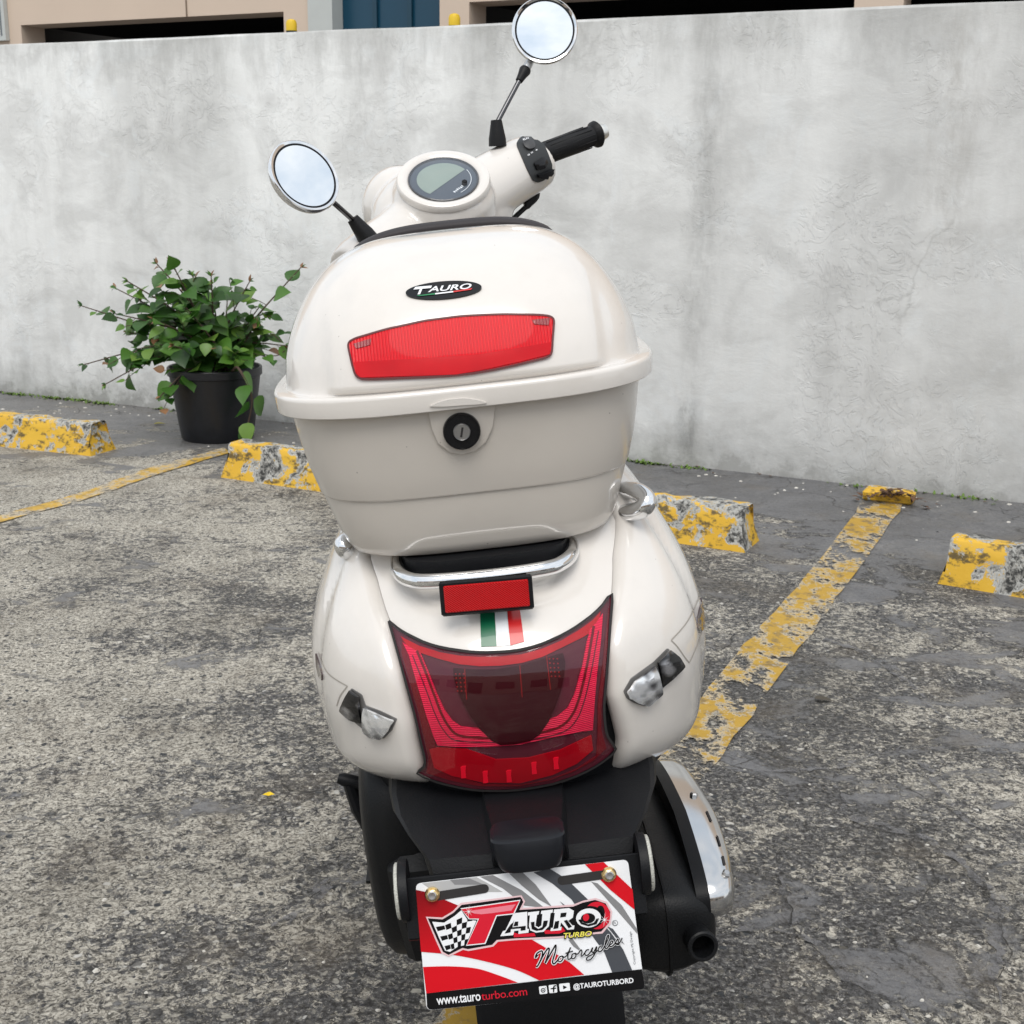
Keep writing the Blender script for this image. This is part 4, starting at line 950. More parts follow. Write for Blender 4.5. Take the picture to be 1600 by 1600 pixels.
def fine(tab, k=3):
    out = []
    for i in range(len(tab) - 1):
        for j in range(k):
            t = j / k; a, b, c, d = [tab[max(0, min(len(tab) - 1, i + e))] for e in (-1, 0, 1, 2)]
            out.append(tuple(.5 * (2 * b[m_] + (c[m_] - a[m_]) * t + (2 * a[m_] - 5 * b[m_] + 4 * c[m_] - d[m_]) * t * t + (3 * b[m_] - a[m_] - 3 * c[m_] + d[m_]) * t ** 3) for m_ in range(5)))
    out.append(tab[-1]); return out
lidm = MB(); lidm.loft([sring(w, a, vr, vf, n, UC, 160, lidwob) for w, a, vr, vf, n in fine(LD)]); lid = sc(lidm, 'case_lid', CREAM, smooth=70)
rim = sc(mb, 'lid_rim', CREAM, lid, smooth=32)
SKD, SKX = Sk(lid), Sk(cbox)
REFL = lensmat('ribbed_red_reflector', (.74, .003, .012), .22, coat=.12, spec=.2, ribs=95, ang=0, var=.10)
REFD = lensmat('dark_red_reflector', (.30, .006, .010), .2, ribs=95)
REFB = lensmat('lower_red_reflector', (.55, .001, .007), .15, coat=.2, spec=.2)
def z2(l): return [(400 + x * .4125, 340 + y * .4125) for x, y in l]
ro = z2([(350, 478), (375, 462), (500, 425), (640, 395), (780, 377), (930, 370), (1060, 372), (1110, 376), (1128, 388), (1124, 430), (1118, 520), (1100, 532), (1000, 556), (900, 578), (820, 592), (740, 601), (640, 606), (480, 612), (400, 614), (380, 600), (368, 560)])
ro = rounded(ro, 9, 3)
rl = decal('lid_reflector', ro, SKD, .0022, REFL, lid, 8, .006)
surfline('reflector_edge', ro + [ro[0]], SKD, .0022, .0028, mat('reflector_gap', (.10, .01, .012), .5), rl, 3)
decal('reflector_lower', z2([(376, 550), (600, 538), (850, 520), (1112, 476), (1112, 520), (1000, 548), (850, 580), (760, 596), (600, 601), (400, 608), (386, 596)]), SKD, .0032, REFB, rl, 8, .002)
decal('reflector_lug', z2([(372, 482), (440, 462), (436, 486), (384, 500)]), SKD, .0030, REFD, rl, 5, .002); decal('reflector_lug', z2([(1045, 392), (1112, 384), (1106, 412), (1052, 408)]), SKD, .0030, REFD, rl, 5, .002)
# badge
bc = Vector((693.5, 455)); be = []
for k in range(48):
    t = 2 * math.pi * k / 48; x, y = 59.5 * math.cos(t), 13.5 * math.sin(t); be.append((bc.x + x * .994 + y * .0, bc.y + y - x * .075))
badge = decal('case_badge', be, SKD, .0022, BLACKG, lid, 5, .004)
DG = bpy.context
def text2d(s, shear=0, bold=0, res=3, space=1.0):
    cu = bpy.data.curves.new('t', 'FONT'); cu.body = s; cu.shear = shear; cu.offset = bold; cu.resolution_u = res; cu.space_character = space; cu.fill_mode = 'FRONT'
    o = bpy.data.objects.new('t', cu); COL.objects.link(o); dg = bpy.context.evaluated_depsgraph_get()
    me = bpy.data.meshes.new_from_object(o.evaluated_get(dg)); v = [(p.co.x, p.co.y) for p in me.vertices]; f = [tuple(p.vertices) for p in me.polygons]
    bpy.data.objects.remove(o); bpy.data.meshes.remove(me); bpy.data.curves.remove(cu); return v, f
def fit(s, p0, p1, h, **k):
    """text from baseline pixel p0 to p1, cap height h pixels: 2d pixel mesh"""
    v, f = text2d(s, **k); x0 = min(a for a, _ in v); x1 = max(a for a, _ in v); y0 = min(b for _, b in v); y1 = max(b for _, b in v)
    p0, p1 = Vector(p0), Vector(p1); d = (p1 - p0); L = d.length; d.normalize(); n = Vector((d.y, -d.x))
    return [tuple(p0 + d * ((a - x0) / (x1 - x0) * L) + n * (b / (y1) * h)) for a, b in v], f
def on(sk, name, vf, off, m, parent):
    mb = MB(); mb.add([(lambda h: h[0] + h[1] * off)(sk.hit(*p)) for p in vf[0]], vf[1]); return sc(mb, name, m, parent, None)
v1 = fit('T', z2([(612, 297)])[0], z2([(650, 294)])[0], 11, shear=.35, bold=.035)
on(SKD, 'badge_lettering', v1, .0030, WHITEG, badge)
def polyon(sk, name, poly, off, m, parent):
    vs, fs = tess(poly, 6); mb = MB(); mb.add([(lambda h: h[0] + h[1] * off)(sk.hit(*p)) for p in vs], fs); return sc(mb, name, m, parent, None)
polyon(SKD, 'badge_bar', z2([(598, 280), (606, 270), (668, 265), (664, 274)]), .0031, WHITEG, badge)
on(SKD, 'badge_lettering', fit('AURO', z2([(652, 289)])[0], z2([(818, 275)])[0], 8.2, shear=.3, bold=.02), .0030, WHITEG, badge)
polyon(SKD, 'badge_underline', z2([(610, 302), (680, 293), (680, 298), (618, 304)]), .0030, mat('badge_green', (.01, .22, .08), .4), badge)
polyon(SKD, 'badge_underline', z2([(680, 293), (748, 285), (748, 290), (680, 298)]), .0030, WHITEG, badge)
polyon(SKD, 'badge_underline', z2([(748, 285), (820, 274), (815, 280), (748, 290)]), .0030, mat('badge_red', (.6, .02, .02), .4), badge)
smoothl = lambda l: rounded(l, 4, 3)
# lock
lc_ = (721.5, 673); l, nn = SKX.hit(*lc_)
mb = MB()
boss = z2([(655, 700), (690, 690), (860, 670), (905, 672), (903, 730), (895, 790), (870, 845), (830, 880), (780, 893), (735, 885), (690, 850), (668, 800), (657, 750)])
bossm = decal('lock_boss', boss, SKX, .0015, CREAMB, cbox, 7, .004, smooth=70, dome=.0035); SKO = Sk(bossm)
arch = z2([(672, 712), (690, 700), (730, 686), (790, 684), (840, 692), (850, 690), (845, 704), (790, 700), (730, 704), (700, 712)])
l, nn = SKO.hit(*lc_); k_ = (l - Vector((0, 0, hc))).length / FPX; ax_ = (nn + Vector((0, -1.0, .05))).normalized(); SKR2 = Sk(rim)
decal('lock_brow', smoothl(z2([(655, 714), (690, 698), (730, 687), (790, 682), (840, 689), (878, 700), (840, 706), (780, 709), (720, 714)])), SKR2, .0022, CREAM, rim, 5, .003, smooth=70)
lk = MB(); lk.lathe([(29.5 * k_, -.004), (29.5 * k_, .0035), (28.5 * k_, .005), (27 * k_, .0052), (26.5 * k_, .004), (14 * k_, .0040), (13.9 * k_, .003)], l, ax_, 56); lock = sc(lk, 'lock', BLACKG, scooter)
lk = MB(); lk.lathe([(13.5 * k_, .0), (13.5 * k_, .0066), (12.4 * k_, .0076), (12.1 * k_, .0070), (.0001, .0070)], l, ax_, 40); sc(lk, 'lock_cylinder', STEEL, lock)
lk = MB(); X_ = ax_.cross(Vector((0, 0, 1))).normalized(); Z_ = X_.cross(ax_); X2 = X_ * .97 + Z_ * .25; Z2 = Z_ * .97 - X_ * .25
lk.box(l + ax_ * .0071, .0022, .0105, .0006, (X2, Z2, ax_)); sc(lk, 'keyhole', GAP, lock, None)
# rear pad behind the lid
mb = MB(); rings = []
for i in range(41):
    t = -1 + 2 * i / 40; u = -.003 + .123 * t; w = 1.1525 - .019 * abs(t) ** 3.2; vv = 1.575 + .01 * (1 - t * t); h = .0065 * (1 - abs(t) ** 8) ** .5 + .0005
    rings.append([Vector((u, vv + .016 * math.cos(a), w + h * math.sin(a) - .004)) for a in [2 * math.pi * k / 16 for k in range(16)]])
mb.loft(rings)
rings = []
for i in range(21):
    t = -1 + 2 * i / 20; rings.append([Vector((-.003 + .11 * t, 1.57, 1.05)), Vector((-.003 + .11 * t, 1.60, 1.05)), Vector((-.003 + .115 * t, 1.595, 1.145 - .02 * abs(t) ** 3)), Vector((-.003 + .115 * t, 1.575, 1.145 - .02 * abs(t) ** 3))])
mb.loft(rings); sc(mb, 'backrest_pad', SEAT, smooth=60)

# ---------------------------------------------------------------- rack, reflector, grab rails
mb = MB(); mb.tube(smoothpts([(-.108, 1.52, .800), (-.104, 1.40, .797), (-.100, 1.345, .795), (-.086, 1.316, .7935), (-.06, 1.304, .793), (0, 1.300, .7925), (.055, 1.304, .793), (.076, 1.316, .7935), (.090, 1.345, .795), (.094, 1.40, .797), (.099, 1.52, .800)], 8), .0086, 18); rack = sc(mb, 'luggage_rack', CHROME)
mb = MB(); mb.loft([sring(w, a, vr, vf, 5, -.004, 64) for w, a, vr, vf in ((.782, .092, 1.330, 1.62), (.784, .0955, 1.325, 1.625), (.805, .096, 1.322, 1.63), (.8084, .096, 1.322, 1.63))]); sc(mb, 'rack_pad', BLACKP, rack)
# reflector in a black frame below the rack
def quadframe(c4, v, grow=0): return [P(x, y, v) for x, y in c4]
RV = [Vector(P(*p, 1.268)) for p in ((687, 910), (830, 900), (833, 948), (691, 962))]
cR = sum(RV, Vector()) / 4; xr = ((RV[1] - RV[0]) + (RV[2] - RV[3])).normalized(); zr = Vector((0, .12, 1)); zr = (zr - xr * zr.dot(xr)).normalized(); yr = zr.cross(xr).normalized()
wR = (RV[1] - RV[0]).length; hR = .5 * ((RV[3] - RV[0]).length + (RV[1] - RV[2]).length)
mb = MB(); mb.box(cR, wR + .002, .007, hR + .002, (xr, yr, zr), bev=.0022)
mb.box(cR + yr * .022 + zr * .0 , .05, .036, .018, (xr, yr, zr))
rf = sc(mb, 'rear_reflector', BLACKP)
RFM = lensmat('prismatic_red', (.55, .004, .006), .35, coat=0, spec=.25, ribs=170, ang=R_(50), var=.15)
mb = MB(); mb.box(cR - yr * .0044, wR - .007, .003, hR - .0065, (xr, yr, zr), bev=.001); sc(mb, 'reflector_lens', RFM, rf)
for pts in ([P(930, 775, 1.56), P(968, 767, 1.46), P(992, 767, 1.42), P(1010, 779, 1.40), P(1006, 793, 1.395), P(985, 801, 1.41), P(940, 803, 1.47)], [P(600, 845, 1.56), P(565, 842, 1.47), P(548, 842, 1.44), P(538, 848, 1.425), P(538, 856, 1.42), P(550, 863, 1.43), P(590, 864, 1.47)]):
    mb = MB(); mb.tube(smoothpts(pts, 8), .0108, 16); sc(mb, 'grab_rail', CHROME)

# ---------------------------------------------------------------- inner fender, plate, lights
mb = MB()
# channel-shaped black fender: rows of cross-sections going down and back
FS = [(.572, 1.32, .150, .06), (.560, 1.275, .150, .06), (.556, 1.235, .144, .06), (.552, 1.195, .130, .07), (.544, 1.158, .112, .07), (.53, 1.150, .108, .07), (.50, 1.155, .104, .07), (.465, 1.17, .100, .07)]
rings = []
for w, v, hw, dp in FS:
    c = .010
    rings.append([Vector((c + hw, v + dp + .05, w - .03)), Vector((c + hw * 1.0, v + .03, w - .004)), Vector((c + hw * .97, v + .012, w)), Vector((c + hw * .93, v + .004, w + .002)), Vector((c + hw * .45, v, w + .003)), Vector((c - hw * .45, v, w + .003)), Vector((c - hw * .93, v + .004, w + .002)), Vector((c - hw * .97, v + .012, w)), Vector((c - hw * 1.0, v + .03, w - .004)), Vector((c - hw, v + dp + .05, w - .03)), Vector((c - hw * .9, v + dp + .09, w - .03)), Vector((c + hw * .9, v + dp + .09, w - .03))])
mb.loft(rings); fender = sc(mb, 'inner_fender', BLACKP, smooth=28)
# raised spine and plate lamp hood
mb = MB()
mb.loft([[Vector((.008 + a * x, v, w)) for x, v, w in ((-1, v1, w1), (-.86, v0, w0), (.86, v0, w0), (1, v1, w1))] for a, v0, w0, v1, w1 in ((.050, 1.262, .566, 1.270, .54), (.046, 1.20, .574, 1.210, .54), (.038, 1.138, .578, 1.145, .54))], closed=True)
sc(mb, 'fender_spine', BLACKP, fender, smooth=20)
mb = MB(); rings = []
for w, v, a, n, d in ((.5850, 1.122, .0335, 4.5, .030), (.5842, 1.113, .0360, 4.5, .036), (.5825, 1.110, .0368, 4.5, .042), (.578, 1.108, .0368, 4.5, .05), (.568, 1.105, .0352, 4.2, .05), (.558, 1.103, .0325, 3.8, .05), (.5535, 1.104, .0300, 3.5, .048), (.5525, 1.107, .0270, 3.5, .045)):
    rings.append(sring(w, a, v, v + d, n, .007, 48))
mb.loft(rings); sc(mb, 'plate_lamp', mat('smooth_black_plastic', (.008, .009, .012), .3, spec=.3), smooth=30)

# licence plate plane through four photo corners
PC = [(650.5, 1381), (983, 1343), (1006, 1541), (667, 1578)]
pTL, pTR, pBR, pBL = [P(*c, v) for c, v in zip(PC, (1.122, 1.122, 1.082, 1.082))]
pc = (pTL + pTR + pBR + pBL) / 4; pxv = ((pTR - pTL) + (pBR - pBL)).normalized(); pz = ((pTL - pBL) + (pTR - pBR)); pz = (pz - pxv * pz.dot(pxv)).normalized(); pn = pxv.cross(pz).normalized()
if pn.y > 0: pn = -pn
def onplate(px, py, off):
    a, b = q(px, py); d = Vector((a, 1, b)); o = Vector((0, 0, hc)); t = (pc + pn * off - o).dot(pn) / d.dot(pn); return o + d * t
# bracket
mb = MB(); mb.box(pc + pz * .036 - pn * .006, .236, .004, .060, (pxv, pn, pz), bev=.0015)
mb.box(pc + pz * .012 - pn * .004, .13, .003, .07, (pxv, pn, pz), bev=.001)
br = sc(mb, 'plate_bracket', BLACKP)
for s_, cpx in ((-1, (633, 1391)), (1, (1003, 1349))):
    c = P(*cpx, 1.135); ax = (pxv * s_).normalized()
    mb = MB(); mb.lathe([(.030, -.004), (.0305, -.001), (.0305, .004), (.029, .005)], c, ax, 40); rr = sc(mb, 'side_reflector', BLACKP, br)
    mb = MB(); mb.lathe([(.0275, .004), (.0275, .0078), (.026, .0088), (.001, .0095)], c, ax, 40); sc(mb, 'reflector_lens', mat('white_prismatic', (.55, .55, .5), .25, var=.5, vscale=400, bump=.8, bscale=900), rr)
def z7(l): return [(630 + x * .24375, 1330 + y * .24375) for x, y in l]
def capsule(p0, p1, r, k=8):
    p0, p1 = Vector(p0), Vector(p1); a = math.atan2((p1 - p0).y, (p1 - p0).x); out = []
    for i in range(k + 1): t = a - math.pi / 2 + math.pi * i / k; out.append((p1.x + r * math.cos(t), p1.y + r * math.sin(t)))
    for i in range(k + 1): t = a + math.pi / 2 + math.pi * i / k; out.append((p0.x + r * math.cos(t), p0.y + r * math.sin(t)))
    return out
def ell(c, a, b, rot=0, n=36):
    ca, sa = math.cos(rot), math.sin(rot); return [(c[0] + a * math.cos(t) * ca - b * math.sin(t) * sa, c[1] + a * math.cos(t) * sa + b * math.sin(t) * ca) for t in [2 * math.pi * k / n for k in range(n)]]
pl_out = z7(rounded([(79, 207), (1440, 52), (1548, 880), (150, 1021)], 38, 6))
mb = MB(); n_ = len(pl_out); mb.loft([[onplate(x, y, -.0012) for x, y in pl_out], [onplate(x, y, .0000) for x, y in pl_out]])
plate = sc(mb, 'licence_plate', WHITEG, smooth=30)
LAY = [0.0]
def art(name, poly, m, lay, parent=plate):
    """poly in plate drawing units -> thin printed shape on the plate plane"""
    vs, _, fs, *_ = delaunay_2d_cdt([Vector(p) for p in poly], [(i, (i + 1) % len(poly)) for i in range(len(poly))], [], 1, 1e-4)[:3] + ([],)
    mb = MB(); mb.add([onplate(*z7([tuple(v)])[0], .00012 * lay) for v in vs], [tuple(f) for f in fs]); return mb
def art_many(name, polys, m, lay, parent=plate):
    for p in polys: o = sc(art(name, p, m, lay), name, m, parent, None)
    return o
PRED, nt, b, out = newmat('printed_red'); nb = NB(nt)
sp_ = nb.N.new('ShaderNodeSeparateXYZ'); nb.L.new(nb.tc.outputs['Object'], sp_.inputs[0])
mr_ = nb.N.new('ShaderNodeMapRange'); mr_.inputs[1].default_value = .47; mr_.inputs[2].default_value = .56; nb.L.new(sp_.outputs[2], mr_.inputs[0])
ml_ = nb.N.new('ShaderNodeMapRange'); ml_.inputs[1].default_value = .06; ml_.inputs[2].default_value = -.10; nb.L.new(sp_.outputs[0], ml_.inputs[0])
nt.links.new(nb.mix(nb.math('MULTIPLY', mr_.outputs[0], ml_.outputs[0]), (.60, .006, .014), (.08, .004, .006)), b.inputs['Base Color']); b.inputs['Roughness'].default_value = .3; b.inputs['Specular IOR Level'].default_value = .2
PBLK = mat('printed_black', (.005, .005, .006), .3, spec=.2)
PG1 = mat('printed_light_grey', (.42, .42, .42), .35, spec=.2); PG2 = mat('printed_mid_grey', (.22, .22, .225), .35, spec=.2); PG3 = mat('printed_slate', (.065, .07, .08), .35, spec=.2)
PYEL = mat('printed_yellow', (.80, .72, .12), .35, spec=.2); PPINK = mat('printed_pink', (.72, .20, .25), .35, spec=.2); PREDB = mat('printed_bright_red', (.60, .012, .03), .35, spec=.2)
sm2 = lambda l, k=5: [tuple(v)[:2] for v in smoothpts([Vector((x, y, 0)) for x, y in l], k)]
art_many('grey_ray', [[(120, 206), (470, 166), (560, 215), (640, 262), (420, 262), (240, 290)]], PG1, 1)
art_many('grey_ray', [[(490, 163), (575, 153), (760, 250), (905, 362), (780, 350), (640, 240)], [(300, 184), (420, 172), (520, 215), (330, 215)], [(1205, 196), (1245, 205), (1400, 345), (1500, 500), (1500, 530), (1370, 380)]], PG2, 2)
art_many('grey_ray', [[(680, 144), (765, 136), (850, 215), (955, 358), (870, 310), (760, 220)], [(1060, 570), (1085, 560), (1160, 660), (1090, 610)]], PG2, 3)
art_many('slate_band', [[(835, 136), (940, 112), (1050, 180), (1195, 320), (1240, 420), (1330, 520), (1410, 630), (1468, 762), (1340, 778), (1290, 650), (1210, 540), (1150, 420), (1080, 310), (960, 210)], [(1003, 320), (1045, 352), (1030, 352)], [(1305, 480), (1345, 498), (1420, 600), (1370, 560)]], PG3, 4)
art_many('red_field', [[(82, 248), (150, 262), (345, 345), (560, 430), (800, 552), (950, 640), (1070, 715), (1160, 792), (872, 828)] + sm2([(872, 828), (720, 760), (520, 705), (320, 665), (114, 645)])[1:],
    sm2([(127, 742), (300, 738), (470, 752), (610, 795), (735, 842)]) + [(148, 912)], [(1165, 84), (1285, 70), (1470, 245), (1483, 375), (1330, 250)]], PRED, 5)
art_many('black_band', [[(148, 912), (1531, 756), (1546, 858), (1543, 874), (1532, 884), (1514, 886), (186, 1016), (166, 1013), (153, 998)]], PBLK, 6)
art_many('slot_hole', [capsule((222, 288), (520, 240), 29), capsule((1018, 188), (1322, 145), 29)], GAP, 6)
# emblem
glow = [(145, 420), (250, 425), (318, 384), (368, 332), (758, 282), (782, 322), (762, 364), (1090, 342), (1150, 318), (1232, 300), (1306, 324), (1340, 388), (1330, 465), (1278, 527), (1000, 557), (720, 570), (608, 580), (578, 611), (418, 640), (384, 632), (292, 677), (246, 656), (204, 562)]
blk = [(158, 430), (252, 437), (322, 395), (374, 344), (752, 293), (770, 325), (745, 376), (1090, 355), (1150, 330), (1230, 312), (1298, 335), (1328, 390), (1318, 460), (1270, 515), (1000, 546), (720, 559), (600, 569), (570, 600), (415, 628), (380, 620), (290, 665), (255, 645), (215, 560)]
art_many('emblem_glow', [glow], mat('printed_glow', (.72, .50, .52), .4), 7)
emb = art_many('emblem', [blk], PBLK, 8)
flag = [(186, 452), (262, 458), (330, 415), (385, 368), (430, 395), (500, 445), (455, 520), (405, 600), (350, 612), (300, 645), (268, 637), (232, 560)]
art_many('flag_white', [flag], WHITEG, 9)
def warp(s, t):                              # flag patch: s along the width, t down
    top = Vector((190 + 270 * s, 455 - 85 * s + 10 * math.sin(s * 3.1 * 2)))
    bot = Vector((275 + 135 * s, 640 - 40 * s + 0 * s)); return tuple(top + (bot - top) * t)
def chk():
    out = []
    for i in range(5):
        for j in range(6):
            if (i + j) % 2:
                s0, s1, t0, t1 = .26 + .74 * i / 5, .26 + .74 * (i + 1) / 5, j / 6, (j + 1) / 6; pgn = [warp(s0, t0), warp(s1, t0), warp(s1, t1), warp(s0, t1)]
                if all(inpoly(x, y, [(a + (a - 330) * .03, b + (b - 500) * .05) for a, b in flag]) for x, y in pgn): out.append(pgn)
    for j in range(1, 6, 2): out.append([warp(.02, j / 6), warp(.24, j / 6), warp(.24, (j + .8) / 6), warp(.02, (j + .9) / 6)])
    return out
fc_ = MB()
for p_ in chk():
    a_ = art('', p_, PBLK, 10); fc_.add(a_.v, a_.f)
sc(fc_, 'flag_checks', PBLK, plate, None)
Tp = [(372, 372), (745, 318), (706, 398), (596, 410), (522, 588), (408, 600), (486, 432), (425, 432)]
art_many('letter_outline', [[(362, 360), (765, 303), (718, 410), (606, 422), (534, 600), (395, 614), (470, 445), (412, 440)]], PBLK, 11)
art_many('letter_outline_white', [[(367, 366), (752, 311), (712, 404), (601, 416), (528, 594), (402, 607), (478, 438), (420, 436)]], WHITEG, 12)
art_many('letter_red', [Tp], PREDB, 13)
art_many('letter_shine', [[(430, 382), (722, 340), (694, 380), (560, 398), (500, 404), (455, 400)]], PPINK, 14)
art_many('red_shadow', [ell((1243, 412), 84, 88, -.1), [(706, 520), (740, 530), (840, 524), (850, 545), (710, 552)], [(900, 505), (1010, 508), (1020, 485), (1040, 512), (1000, 528), (910, 530)]], PREDB, 10)
art_many('ring_black', [ell((1195, 425), 92, 74, -.1), ell((1262, 400), 30, 52, .1)], PBLK, 11)
Ap = [(622, 545), (640, 512), (655, 508), (708, 398), (795, 388), (795, 498), (806, 498), (803, 522), (738, 530), (740, 508), (712, 511), (705, 538)]
Up = [(800, 392), (872, 384), (868, 405), (858, 408), (848, 478), (868, 488), (886, 476), (892, 402), (882, 402), (886, 382), (960, 374), (957, 394), (945, 396), (934, 480), (900, 516), (850, 522), (815, 508), (806, 480), (812, 412), (798, 412)]
Rp = [(968, 374), (1062, 364), (1094, 382), (1088, 425), (1058, 446), (1085, 476), (1098, 476), (1094, 500), (1052, 504), (1012, 456), (1006, 484), (1016, 484), (1012, 506), (944, 512), (947, 492), (960, 490), (972, 396), (964, 396)]
art_many('letter_white', [Ap, Up, Rp, ell((1188, 428), 80, 61, -.1)], WHITEG, 12)
art_many('letter_hole', [[(717, 452), (738, 450), (736, 478), (706, 482)], [(1010, 396), (1048, 393), (1042, 420), (1006, 425)], ell((1185, 430), 46, 33, -.1)], PBLK, 14)
# lower halves of the letters are dark, leaving a white outline
art_many('letter_shade', [[(668, 498), (690, 468), (704, 458), (712, 440), (700, 488), (786, 478), (784, 506), (752, 510), (754, 494), (690, 500), (688, 520), (650, 528)], [(818, 455), (842, 452), (842, 482), (866, 498), (892, 486), (900, 446), (928, 444), (920, 478), (892, 505), (854, 511), (824, 500)], [(974, 450), (1000, 446), (994, 494), (962, 500)], [(1030, 446), (1050, 440), (1082, 484), (1060, 494)],
    [(1122, 440), (1140, 436), (1150, 456), (1185, 468), (1222, 458), (1240, 432), (1256, 430), (1240, 468), (1188, 482), (1140, 468)]], PBLK, 15)
art_many('ring_red', [ell((1172, 424), 20, 24, .2)], PREDB, 16)
def star(c, r, n=8):
    return [(c[0] + (r if k % 2 == 0 else r * .09) * (1 if k % 4 == 0 else .7 if k % 2 == 0 else 1) * math.cos(math.pi * k / n + .1), c[1] + (r if k % 2 == 0 else r * .09) * (1 if k % 4 == 0 else .7 if k % 2 == 0 else 1) * math.sin(math.pi * k / n + .1)) for k in range(2 * n)]
art_many('sparkle', [star((420, 388), 46), star((1290, 440), 50)], WHITEG, 17)
def ptext(name, s, p0, p1, h, m, lay, **k):
    vf = fit(s, p0, p1, h, **k); mb = MB(); mb.add([onplate(*z7([v])[0], .00012 * lay) for v in vf[0]], vf[1]); return sc(mb, name, m, plate, None)
ptext('lettering', 'TURBO', (1024, 562), (1216, 545), 40, PBLK, 18, shear=.25, bold=.075)
ptext('lettering', 'TURBO', (1030, 557), (1210, 542), 32, PYEL, 19, shear=.25, bold=.02)
art_many('registered_mark', [ell((1358, 460), 18, 18)], PG3, 7); art_many('registered_mark', [ell((1358, 460), 14.5, 14.5)], WHITEG, 8)
ptext('registered_mark', 'R', (1349, 470), (1367, 468), 19, PG3, 9)
ptext('lettering', 'Copyright Mj Design', (1490, 725), (1462, 515), 13, PG3, 7)
ptext('lettering', 'www.tauro', (216, 985), (498, 956), 50, WHITEG, 8, bold=.012, space=.95)
ptext('lettering', 'turbo.com', (504, 955), (796, 922), 50, PREDB, 8, bold=.0, space=.95)
ptext('lettering', '@TAUROTURBORD', (1092, 884), (1478, 842), 34, WHITEG, 8, bold=.025)
def sq(c, s, asp=1): 
    d = Vector((1, -.105)).normalized(); n = Vector((-d.y, d.x)); c = Vector(c); return rounded([tuple(c - d * s * asp - n * s), tuple(c + d * s * asp - n * s), tuple(c + d * s * asp + n * s), tuple(c - d * s * asp + n * s)], 7, 3)
art_many('social_icon', [sq((897, 890), 25), sq((960, 882), 26), sq((1035, 872), 25, 1.35)], WHITEG, 7)
art_many('icon_glyph', [ell((897, 892), 15, 15), [(945, 878), (980, 874), (980, 882), (945, 886)], [(960, 905), (968, 905), (971, 868), (982, 866), (982, 858), (965, 860), (960, 872)], [(1024, 860), (1052, 871), (1026, 886)], ell((911, 876), 3, 3)], PBLK, 8)
art_many('icon_ring', [ell((897, 892), 9, 9)], WHITEG, 9); art_many('icon_dot', [ell((897, 892), 5, 5)], PBLK, 10)
# handwritten word, stroke by stroke
def stroke(mb, pts, w, lay):
    s_ = [Vector((p.x, p.y)) for p in smoothpts([Vector((x, y, 0)) for x, y in pts], 6)]; v = []; f = []
    for i, p in enumerate(s_):
        t = (s_[min(i + 1, len(s_) - 1)] - s_[max(i - 1, 0)]); t = t.normalized() if t.length else Vector((1, 0)); n = Vector((-t.y, t.x)) * w / 2
        for e in (p - n, p + n): v.append(onplate(*z7([tuple(e)])[0], .00012 * lay + i * 1e-7))
        if i: f.append((2 * i - 2, 2 * i - 1, 2 * i + 1, 2 * i))
    mb.add(v, f)
WORD = [[(862, 665), (848, 682), (858, 655), (890, 640), (888, 680), (862, 735), (852, 738)], [(868, 725), (905, 655), (930, 622), (935, 640), (912, 712), (920, 700), (960, 630), (978, 602), (976, 640), (958, 705), (966, 722), (985, 705), (998, 690)],
    [(1018, 672), (1000, 680), (994, 702), (1008, 708), (1024, 690), (1020, 672), (1032, 680), (1046, 672)], [(1046, 672), (1068, 630), (1072, 618), (1058, 660), (1056, 690), (1070, 690), (1084, 672)], [(1040, 655), (1088, 640)],
    [(1100, 655), (1084, 662), (1080, 684), (1094, 688), (1108, 670), (1102, 654), (1116, 660), (1128, 648)], [(1128, 648), (1140, 632), (1146, 648), (1140, 668), (1148, 672), (1164, 652)], [(1192, 632), (1176, 634), (1164, 655), (1172, 668), (1188, 662), (1204, 640)],
    [(1204, 640), (1214, 618), (1210, 645), (1222, 645), (1240, 612), (1232, 650), (1205, 690), (1178, 698), (1180, 680), (1215, 660), (1250, 635)], [(1276, 608), (1262, 610), (1250, 630), (1256, 644), (1272, 638), (1288, 615)],
    [(1288, 615), (1310, 570), (1318, 540), (1308, 545), (1296, 590), (1296, 622), (1308, 622), (1320, 602)], [(1320, 602), (1340, 590), (1342, 576), (1330, 580), (1322, 604), (1332, 612), (1350, 600), (1364, 580)],
    [(1364, 580), (1376, 562), (1380, 580), (1384, 596), (1370, 598), (1358, 590), (1384, 590), (1404, 556)]]
mb = MB(); [stroke(mb, s_, 19, 20) for s_ in WORD[:3]]; [stroke(mb, s_, 14, 20) for s_ in WORD[3:]]; sc(mb, 'handwriting_edge', WHITEG, plate, None)
mb = MB(); [stroke(mb, s_, 9.5 if i < 2 else 8, 22) for i, s_ in enumerate(WORD)]; sc(mb, 'handwriting', PBLK, plate, None)
for bp_ in ((187, 275), (1318, 146)):
    c = onplate(*z7([bp_])[0], 0)
    mb = MB(); mb.lathe([(.0062, .0), (.0074, .0004), (.0074, .0022), (.0066, .003)], c, pn, 28); mb.lathe([(.0062, .003), (.0062, .0062), (.0052, .0070), (.0040, .0072)], c, pn, 6); bo = sc(mb, 'plate_bolt', GOLD)
    mb = MB(); mb.lathe([(.0042, .0068), (.0042, .0082), (.0034, .0088), (.0008, .0086)], c, pn, 20); sc(mb, 'bolt_end', STEEL, bo)

